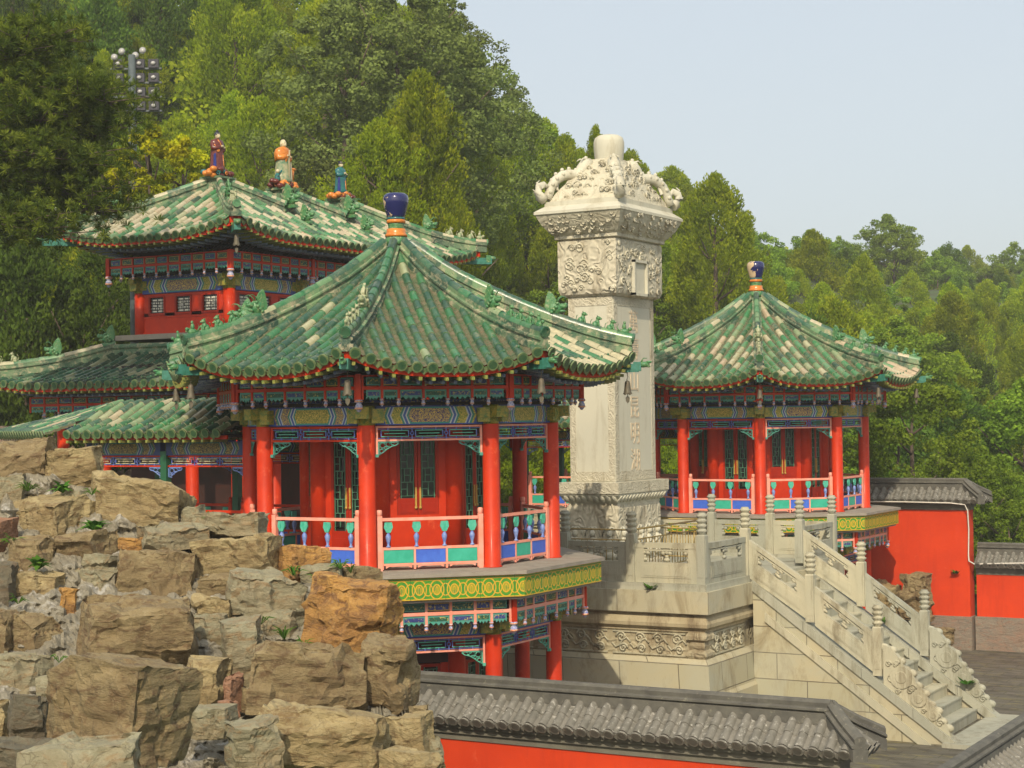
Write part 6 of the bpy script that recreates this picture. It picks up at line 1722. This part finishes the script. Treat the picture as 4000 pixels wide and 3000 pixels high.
def crown(name, seed, H, R, mat, kind='juniper', ncl=90, per=120, base=.12, leaf=.16, csz=.55):
    rg = np.random.default_rng(seed); Cs, Rs, Ts = [], [], []
    lob = [(rg.uniform(0, 2 * pi), rg.uniform(.0, .45)) for _ in range(5)]
    for i in range(ncl):
        h = rg.uniform(0, 1); a = rg.uniform(0, 2 * pi)
        if kind == 'juniper': prof = (1 - h ** 2.2) ** .75 * (.6 + .4 * min(1, h / .15))
        elif kind == 'spire': prof = (1 - h) ** .75
        else: prof = sqrt(max(.0, 1 - (2 * h - .85) ** 2 * .9)) * (.55 + .45 * min(1, h / .2))
        wob = 1 + .25 * sin(3 * a + lob[0][0]) * lob[0][1] * 2 + .2 * sin(2 * a + h * 5 + lob[1][0])
        r = R * prof * wob * sqrt(rg.uniform(.25, 1))
        c = np.array([r * cos(a), r * sin(a), H * (base + (1 - base) * h)])
        s_ = csz * rg.uniform(.65, 1.25) * (.65 + .35 * (1 - h))
        m_ = int(per * rg.uniform(.7, 1.3)); d = unit(rg.normal(size=(m_, 3))); rad = rg.uniform(.3, 1, (m_, 1)) ** .5
        shp = np.array([1, 1, 1.55 if kind in ('juniper', 'spire') else .75]) * s_
        P = c + d * rad * shp; out = unit(d * .8 + rg.normal(size=(m_, 3)) * .5 + np.array([0, 0, .25]))
        if kind in ('juniper', 'spire'): t1 = unit(np.array([0, 0, 1.0]) + unit(P - np.array([0, 0, c[2]])) * .5 + rg.normal(size=(m_, 3)) * .45)
        else: t1 = unit(rg.normal(size=(m_, 3)) + np.array([0, 0, -.2]))
        t2 = unit(np.cross(out, t1)); l = leaf * rg.uniform(.6, 1.3, (m_, 1))
        Cs.append(P); Rs.append((t1 * l * (1.25 if kind != 'broad' else 1), t2 * l * (.55 if kind != 'broad' else .75)))
        Ts.append(np.clip(rg.uniform(.15, .75) + rg.normal(size=m_) * .13 + (d[:, 2] * .08), 0, 1))
    return leafmesh(name, np.concatenate(Cs), np.concatenate([r[0] for r in Rs]), np.concatenate([r[1] for r in Rs]), np.concatenate(Ts), mat)
def trunkmesh(name, seed, H, R, fork=4):
    rg = random.Random(seed); b = MB(); pts = [Vector((0, 0, -1.0))]; p = Vector((0, 0, 0))
    for i in range(7): pts.append(p.copy()); p = p + Vector((rg.uniform(-.12, .12), rg.uniform(-.12, .12), H * .13))
    b.tube(pts, .20, 8, r2=.05)
    for i in range(fork * 2):
        k = rg.randint(2, 6); a = rg.uniform(0, 2 * pi); q = pts[k]; L_ = R * rg.uniform(.35, .62)
        b.tube([q, q + Vector((cos(a) * L_ * .5, sin(a) * L_ * .5, L_ * .35)), q + Vector((cos(a) * L_, sin(a) * L_, L_ * .9))], .07, 5, r2=.015)
    o = b.build('tmp', M['bark']); me = o.data; me.name = name; bpy.data.objects.remove(o); return me
PROTO = {}
def proto(key, n, **kw):
    PROTO[key] = [(crown('crown_' + key, 100 + 7 * i + len(PROTO) * 31, mat=kw['mat'], kind=kw['kind'], H=kw['H'] * (1 + .08 * i), R=kw['R'] * (1 - .06 * i), ncl=kw['ncl'], per=kw['per'], base=kw.get('base', .1), leaf=kw['leaf'], csz=kw['csz']),
                   trunkmesh('trunk_' + key, i, kw['H'], kw['R'])) for i in range(n)]
proto('juniper', 4, mat='lf_juniper', kind='juniper', H=7, R=3.0, ncl=200, per=150, leaf=.135, csz=.52)
proto('spire', 2, mat='lf_juniper', kind='spire', H=8.4, R=2.5, ncl=140, per=150, leaf=.135, csz=.50)
proto('broad', 3, mat='lf_broad', kind='broad', H=7.5, R=3.4, ncl=170, per=140, leaf=.16, csz=.66, base=.06)
proto('dark', 2, mat='lf_dark', kind='juniper', H=7.6, R=2.9, ncl=160, per=140, leaf=.15, csz=.55)
proto('olive', 2, mat='lf_olive', kind='broad', H=10, R=3.7, ncl=190, per=130, leaf=.14, csz=.60, base=.06)
proto('yellow', 2, mat='lf_yellow', kind='broad', H=5, R=2.0, ncl=60, per=130, leaf=.15, csz=.45, base=.05)
KN = {'juniper': ('juniper_tree', 'bushy yellow-green juniper in the dense wood on the hillside', 'yellow-green junipers on the hill'),
      'spire': ('juniper_tree', 'narrow pointed juniper rising out of the hillside wood', 'pointed junipers on the hill'),
      'broad': ('broadleaf_tree', 'mid green broadleaf tree filling the hillside wood', 'broadleaf trees on the hill'),
      'dark': ('cypress_tree', 'dark green conifer among lighter trees on the hillside', 'dark conifers on the hill'),
      'olive': ('broadleaf_tree', 'large grey-green loose-crowned tree high on the hillside', 'grey-green trees on the hill'),
      'yellow': ('yellow_leaved_tree', 'yellow-leaved small tree behind the left end of the hall roof', 'yellow trees behind the hall')}
NT = [0]
def tree(key, X, Y, s=1.0, sz=1.0, zoff=0, label=None, z=None):
    nm, lb, gp = KN[key]; rnd = random.Random(NT[0] * 13 + 5); NT[0] += 1
    cm, tk = rnd.choice(PROTO[key]); p = cf(X, Y, (hill(X, Y) if z is None else z) + zoff - .3)
    T = thing(nm, p, label or lb, 'tree', None if label else gp, rnd.uniform(0, 6.28)); T.scale = (s * rnd.uniform(.92, 1.08), s * rnd.uniform(.92, 1.08), s * sz)
    for n_, me in (('crown', cm), ('trunk', tk)):
        o = bpy.data.objects.new(n_, me); COL.objects.link(o); o.parent = T
    return T
rnd = random.Random(21)
row = 0; Yd = 58.0
while Yd < 262:
    stp = 3.9 + (Yd - 58) * .010
    az = -.345 + (row % 2) * .5 * stp / Yd
    while az < .36:
        a_ = az + rnd.uniform(-.3, .3) * stp / Yd; Y = Yd + rnd.uniform(-1.8, 1.8); X = a_ * Y
        if tabv(Y0T, a_) - 1 < Y < tabv(SKY_D, a_) + 4:
            pxx = 2000 + a_ * FP
            if pxx < 700: ks = ('broad', 'juniper', 'dark', 'broad')
            elif pxx < 1300: ks = ('juniper', 'broad', 'olive', 'juniper')
            elif pxx < 1900: ks = ('juniper', 'spire', 'juniper', 'juniper', 'juniper', 'olive', 'broad')
            else: ks = ('juniper', 'juniper', 'juniper', 'broad', 'juniper', 'broad', 'juniper', 'dark')
            if Y > 150: ks = ('juniper', 'broad', 'dark', 'broad')
            key = rnd.choice(ks)
            s = rnd.uniform(.70, 1.18) * (1 + (Yd - 58) * .0018)
            if Y > tabv(SKY_D, a_) - 9: s *= rnd.uniform(.60, .85)
            if key == 'spire' and Y > tabv(SKY_D, a_) - 16: key = 'juniper'
            f_ = 1.04 - .16 * min(1, max(0, a_ / .08)); tree(key, X, Y, s * f_, rnd.uniform(.82, 1.02))
        az += stp / Yd
    Yd += 4.9 + (Yd - 58) * .024; row += 1
# continuous understorey between the trunks
def undergrowth():
    rg = np.random.default_rng(77); Cs, A_, B_, T_ = [], [], [], []
    for i in range(5200):
        Y = 60 + 205 * rg.uniform(); a = rg.uniform(-.37, .40); X = a * Y
        if not (tabv(Y0T, a) < Y < tabv(SKY_D, a) + 6): continue
        p = cf(X, Y, hill(X, Y) + .3); R_ = rg.uniform(1.1, 2.1) * (1 + (Y - 60) * .006); m_ = 110
        d = unit(rg.normal(size=(m_, 3))); d[:, 2] = np.abs(d[:, 2]); P = np.array(p) + d * rg.uniform(.4, 1, (m_, 1)) * np.array([R_, R_, R_ * 1.3])
        out = unit(d + rg.normal(size=(m_, 3)) * .5); t1 = unit(np.array([0, 0, .8]) + rg.normal(size=(m_, 3))); t2 = unit(np.cross(out, t1)); l = .25 * rg.uniform(.6, 1.3, (m_, 1)) * (1 + (Y - 60) * .010)
        Cs.append(P); A_.append(t1 * l); B_.append(t2 * l * .75); T_.append(np.clip(rg.uniform(.1, .8) + rg.normal(size=m_) * .12, 0, 1))
    me = leafmesh('undergrowth', np.concatenate(Cs), np.concatenate(A_), np.concatenate(B_), np.concatenate(T_), 'lf_juniper')
    o = bpy.data.objects.new('undergrowth', me); COL.objects.link(o); tag(o, 'dense leafy undergrowth covering the hillside between the trees', 'undergrowth', kind='stuff')
undergrowth()
# particular trees
def at_px(x, y, D):
    p = px2w(x, y, D); r = p - CAM; return r.dot(RT0), r.dot(FW0), p.z
for (x, y, D, s) in ((600, 530, 50.5, .75), (500, 640, 49.5, .5), (710, 600, 52, .7)):
    X, Y, z = at_px(x, y, D); tree('yellow', X, Y, s, 1, z=z - 4.3 * s)
for (x, y, D, s, lb) in ((1560, -60, 78, 1.25, 'huge grey-green tree whose airy crown breaks the skyline at upper centre'), (1330, 80, 76, 1.1, None), (1770, 230, 80, .95, None), (1700, 30, 83, .8, None)):
    X, Y, z = at_px(x, y, D); tree('olive', X, Y, s, 1, z=z - 9.3 * s, label=lb)
X, Y, z = at_px(2325, 500, 84); tree('spire', X, Y, .48, 1.2, z=z - 4.6, label='slender pale treetop just left of the stele ball, against the sky')
for (x, y, D, s) in ((1640, 330, 68, 1.0), (2790, 640, 88, 1.05), (1480, 420, 66, .8), (2050, 435, 98, 1.0), (2130, 465, 104, .95), (1985, 400, 96, 1.0), (2205, 560, 96, .9), (2460, 585, 100, .9), (2265, 520, 104, .8)):
    X, Y, z = at_px(x, y, D); tree('juniper', X, Y, s, 1, z=z - 8.2 * s)
for (x, y, D, s, lb) in ((3560, 1480, 61, .72, 'large-leaved dark green tree rising behind the tall red wall'), (3830, 1780, 62, .6, None), (3950, 1950, 60, .5, None), (-20, 1000, 56, 1.0, None), (100, 1050, 55, 1.0, None), (300, 1120, 56, .9, None), (420, 1000, 57, .7, None)):
    X, Y, z = at_px(x, y, D); tree('dark' if x < 500 else 'broad', X, Y, s, 1, z=z - 7.2 * s, label=lb)

# overhanging pine at the upper left
def pine():
    T = thing('pine_tree', px2w(-500, 2300, 40), 'dark long-needled pine whose boughs hang into the upper left', 'tree')
    rg = np.random.default_rng(5); b = MB(); org = ORG[T.name]
    D0 = 40; boughs = []
    trunk = [px2w(-500, 2300, D0), px2w(-420, 1500, D0), px2w(-330, 900, D0), px2w(-240, 300, D0), px2w(-200, -200, D0)]
    b.tube(trunk, .28, 8, r2=.1)
    br = [((-300, 700), [(0, 420), (130, 330), (250, 320)]), ((-300, 700), [(60, 480), (200, 400), (330, 370), (420, 400)]), ((-280, 520), [(30, 250), (110, 150), (200, 140)]),
          ((-330, 900), [(0, 560), (160, 500), (300, 480), (400, 530)]), ((-350, 900), [(0, 700), (150, 690), (280, 740), (380, 830)]), ((-350, 1000), [(-20, 850), (80, 860), (200, 920)]), ((-330, 850), [(0, 620), (120, 610), (240, 600), (340, 640)])]
    Cs, T1s, T2s, Ts = [], [], [], []
    for k, (s_, pts) in enumerate(br):
        dz = rg.uniform(-1.2, 1.2); P = [px2w(*s_, D0)] + [px2w(x, y, D0 + dz * (i + 1) / 3) for i, (x, y) in enumerate(pts)]
        b.tube(P, .10, 6, r2=.025)
        # twigs with needle tufts
        for t_ in np.linspace(.25, 1, 26):
            f = t_ * (len(P) - 1); i = min(int(f), len(P) - 2); q = P[i].lerp(P[i + 1], f - i)
            for _ in range(5):
                e = q + Vector((rg.normal() * .55, rg.normal() * .55, abs(rg.normal()) * .22 - .12)); b.tube([q, e], .018, 4, r2=.008)
                for __ in range(3):
                    c = e + Vector(rg.normal(size=3) * .16); n = 46
                    d = unit(rg.normal(size=(n, 3)) + np.array([0, 0, .7])); l = rg.uniform(.12, .22, (n, 1))
                    C = np.array(c)[None] + d * l * .5; side = unit(np.cross(d, rg.normal(size=(n, 3))))
                    Cs.append(C - np.array(org)); T1s.append(d * l); T2s.append(side * .020); Ts.append(np.clip(rg.uniform(.1, .9) + rg.normal(size=n) * .1, 0, 1))
    b.build('branches', M['bark'], T)
    me = leafmesh('needles', np.concatenate(Cs), np.concatenate(T1s), np.concatenate(T2s), np.concatenate(Ts), 'lf_pine')
    o = bpy.data.objects.new('needles', me); COL.objects.link(o); setparent(o, T)
pine()

# floodlight mast
D = 51.5; top = px2w(515, 215, D); base = Vector((top.x, top.y, hill(*at_px(505, 660, D)[:2]) - .5))
FM = thing('floodlight_mast', base, 'grey floodlight mast with racks of lamps standing among the trees', 'light mast')
b = MB(); b.tube([base, Vector((top.x, top.y, top.z - 4)), top], [.13, .125, .11], 10); b.lathe((top.x, top.y, top.z - 2.0), [(.13, 0), (.15, .05), (.15, .12), (.12, .16)], 10); b.build('pole', M['steel'], FM)
for j, dz in enumerate((-.38, -.80, -1.22, -1.64)):
    b = MB(); c = top + Z * dz + FW0 * -.15
    c = c + FW0 * .3; b.box(c + RT0 * .42, (.85, .08, .05), (RT0, FW0, Z)); b.box(c - RT0 * (.35), (.62, .08, .05), (RT0, FW0, Z)); b.build('crossbar', M['steel'], FM)
    if j < 4:
        for x in ((-.42, .2, .62) if j < 2 else (.22, .62)):
            b = MB(); q = c + RT0 * x + Z * (.14 if j else .14) - FW0 * .12; b.box(q + FW0 * .1, (.30, .16, .26), (RT0, FW0, Z)); f = b.build('floodlight', M['blackgl'], FM)
            b = MB(); b.blob(q - FW0 * .0, (.075, .05, .06), 10, B=(RT0, FW0, Z)); b.build('reflector', M['lamp'], f)
for x, dz in ((-.52, -.05), (-.30, .12), (.10, .0), (.32, .14)):
    b = MB(); q = top + RT0 * x + Z * dz; b.lathe(q, [(.04, -.12), (.09, -.04), (.105, 0)], 14, ax=-FW0 + Z * .15); f = b.build('spotlight', M['steel'], FM)
    b = MB(); b.lathe(q, [(.0, .005), (.085, .005), (.085, .02), (0, .02)], 14, ax=-FW0 + Z * .15); b.build('lens', M['lamp'], f)

# weeds on the rocks
def weed(x, y, s, label, D=None, kind='rosette', n=16):
    D = (dep(x, y) - .35) if D is None else D; p = px2w(x, y, D); b = MB(); rnd = random.Random(int(x + y))
    for i in range(n):
        a = rnd.uniform(0, 2 * pi); el = rnd.uniform(.15, 1.0); L_ = s * rnd.uniform(.6, 1.1); w_ = s * (.16 if kind == 'rosette' else .035)
        d = Vector((cos(a) * cos(el), sin(a) * cos(el), sin(el))); sd = Vector((-sin(a), cos(a), 0)); q0 = p; q1 = p + d * L_ * .5 + Z * .04; q2 = p + d * L_ - Z * s * .12
        b.add([q0 - sd * w_ * .3, q0 + sd * w_ * .3, q1 + sd * w_, q1 - sd * w_, q1 + Z * .012, q2], [(0, 1, 2, 4), (0, 4, 3), (3, 4, 5), (4, 2, 5)], 0, rnd.uniform(.2, 1))
    o = b.build('rock_plant', M['lf_weed'], None, p); tag(o, label, 'plant', 'weeds growing on the rock pile'); return o
WD = [(370, 2075, .30, 'leafy rosette below the large pale tan boulder'), (150, 2225, .28, 'leafy rosette above the wedge shaped stones, left'), (50, 2130, .26, 'drooping weed by the left edge below the layered boulder'),
      (110, 1920, .24, 'low tuft of weeds under the topmost brown block'), (245, 1925, .26, 'broad-leaved weed below the squared block'), (360, 1935, .20, 'small weed at the left end of the large pale boulder'), (70, 2360, .2, 'small weed beside the dark grey upright stone'),
      (1145, 2250, .26, 'spiky weeds at the foot of the rust brown boulder'), (1330, 2225, .24, 'weeds on the skyline right of the rust brown boulder'), (1240, 2275, .22, 'yellowish weeds between boulders near the bright orange block'), (1370, 2240, .22, 'weeds leaning over the thin layered rock'),
      (1110, 2500, .26, 'trailing weeds in the hollow left of the bright orange block'), (1180, 2540, .24, 'dense weeds under the left foot of the bright orange block'), (1020, 2440, .22, 'small weed behind the flat-topped grey slab'), (830, 2030, .18, 'tiny weed on the mortar left of the jagged slab'), (1235, 2590, .14, 'small sprig on the broad fissured boulder'), (230, 2590, .16, 'small weeds above the tall smooth block, left')]
for x, y, s, lb in WD: weed(x, y, s, lb, n=22 if s > .22 else 14, kind='rosette' if 'rosette' in lb or 'broad' in lb else 'tuft')
for (u, v, z, s, lb) in ((3.2, -4.62, -1.05, .22, 'green sprig growing from the platform slab joint'), (8.75, 1.6, -3.75, .30, 'leafy weed on the lower steps of the staircase'), (6.6, 1.6, -2.35, .22, 'small weed on the upper steps of the staircase'), (5.1, 13.9, -2.2, .2, 'little green plant at the foot of the tall red wall')):
    b = MB(); rnd = random.Random(int(u * 10)); p = Vector((u, v, z))
    for i in range(20):
        a = rnd.uniform(0, 6.28); d = Vector((cos(a), sin(a), rnd.uniform(.1, .8))) * s * rnd.uniform(.4, 1); sd = Vector((-sin(a), cos(a), 0)) * s * .22
        b.add([p, p + d * .6 + sd, p + d, p + d * .6 - sd], [(0, 1, 2, 3)], 0, rnd.uniform(.3, 1))
    tag(b.build('weed', M['lf_weed'], None, p), lb, 'plant')

# ------------------------------------------------------------------ haze
def haze():
    m = bpy.data.materials.new('haze_air'); m.use_nodes = True; nt = m.node_tree; nt.nodes.clear()
    out = nt.nodes.new("ShaderNodeOutputMaterial"); v = nt.nodes.new("ShaderNodeVolumePrincipled")
    v.inputs["Color"].default_value = (.93, .94, .92, 1); v.inputs["Density"].default_value = .0007; v.inputs["Anisotropy"].default_value = .1
    nt.links.new(v.outputs[0], out.inputs["Volume"])
    b = MB(); b.box((0, 90, 39), (664, 584, 91)); o = b.build('haze', m); tag(o, kind='stuff')
haze()
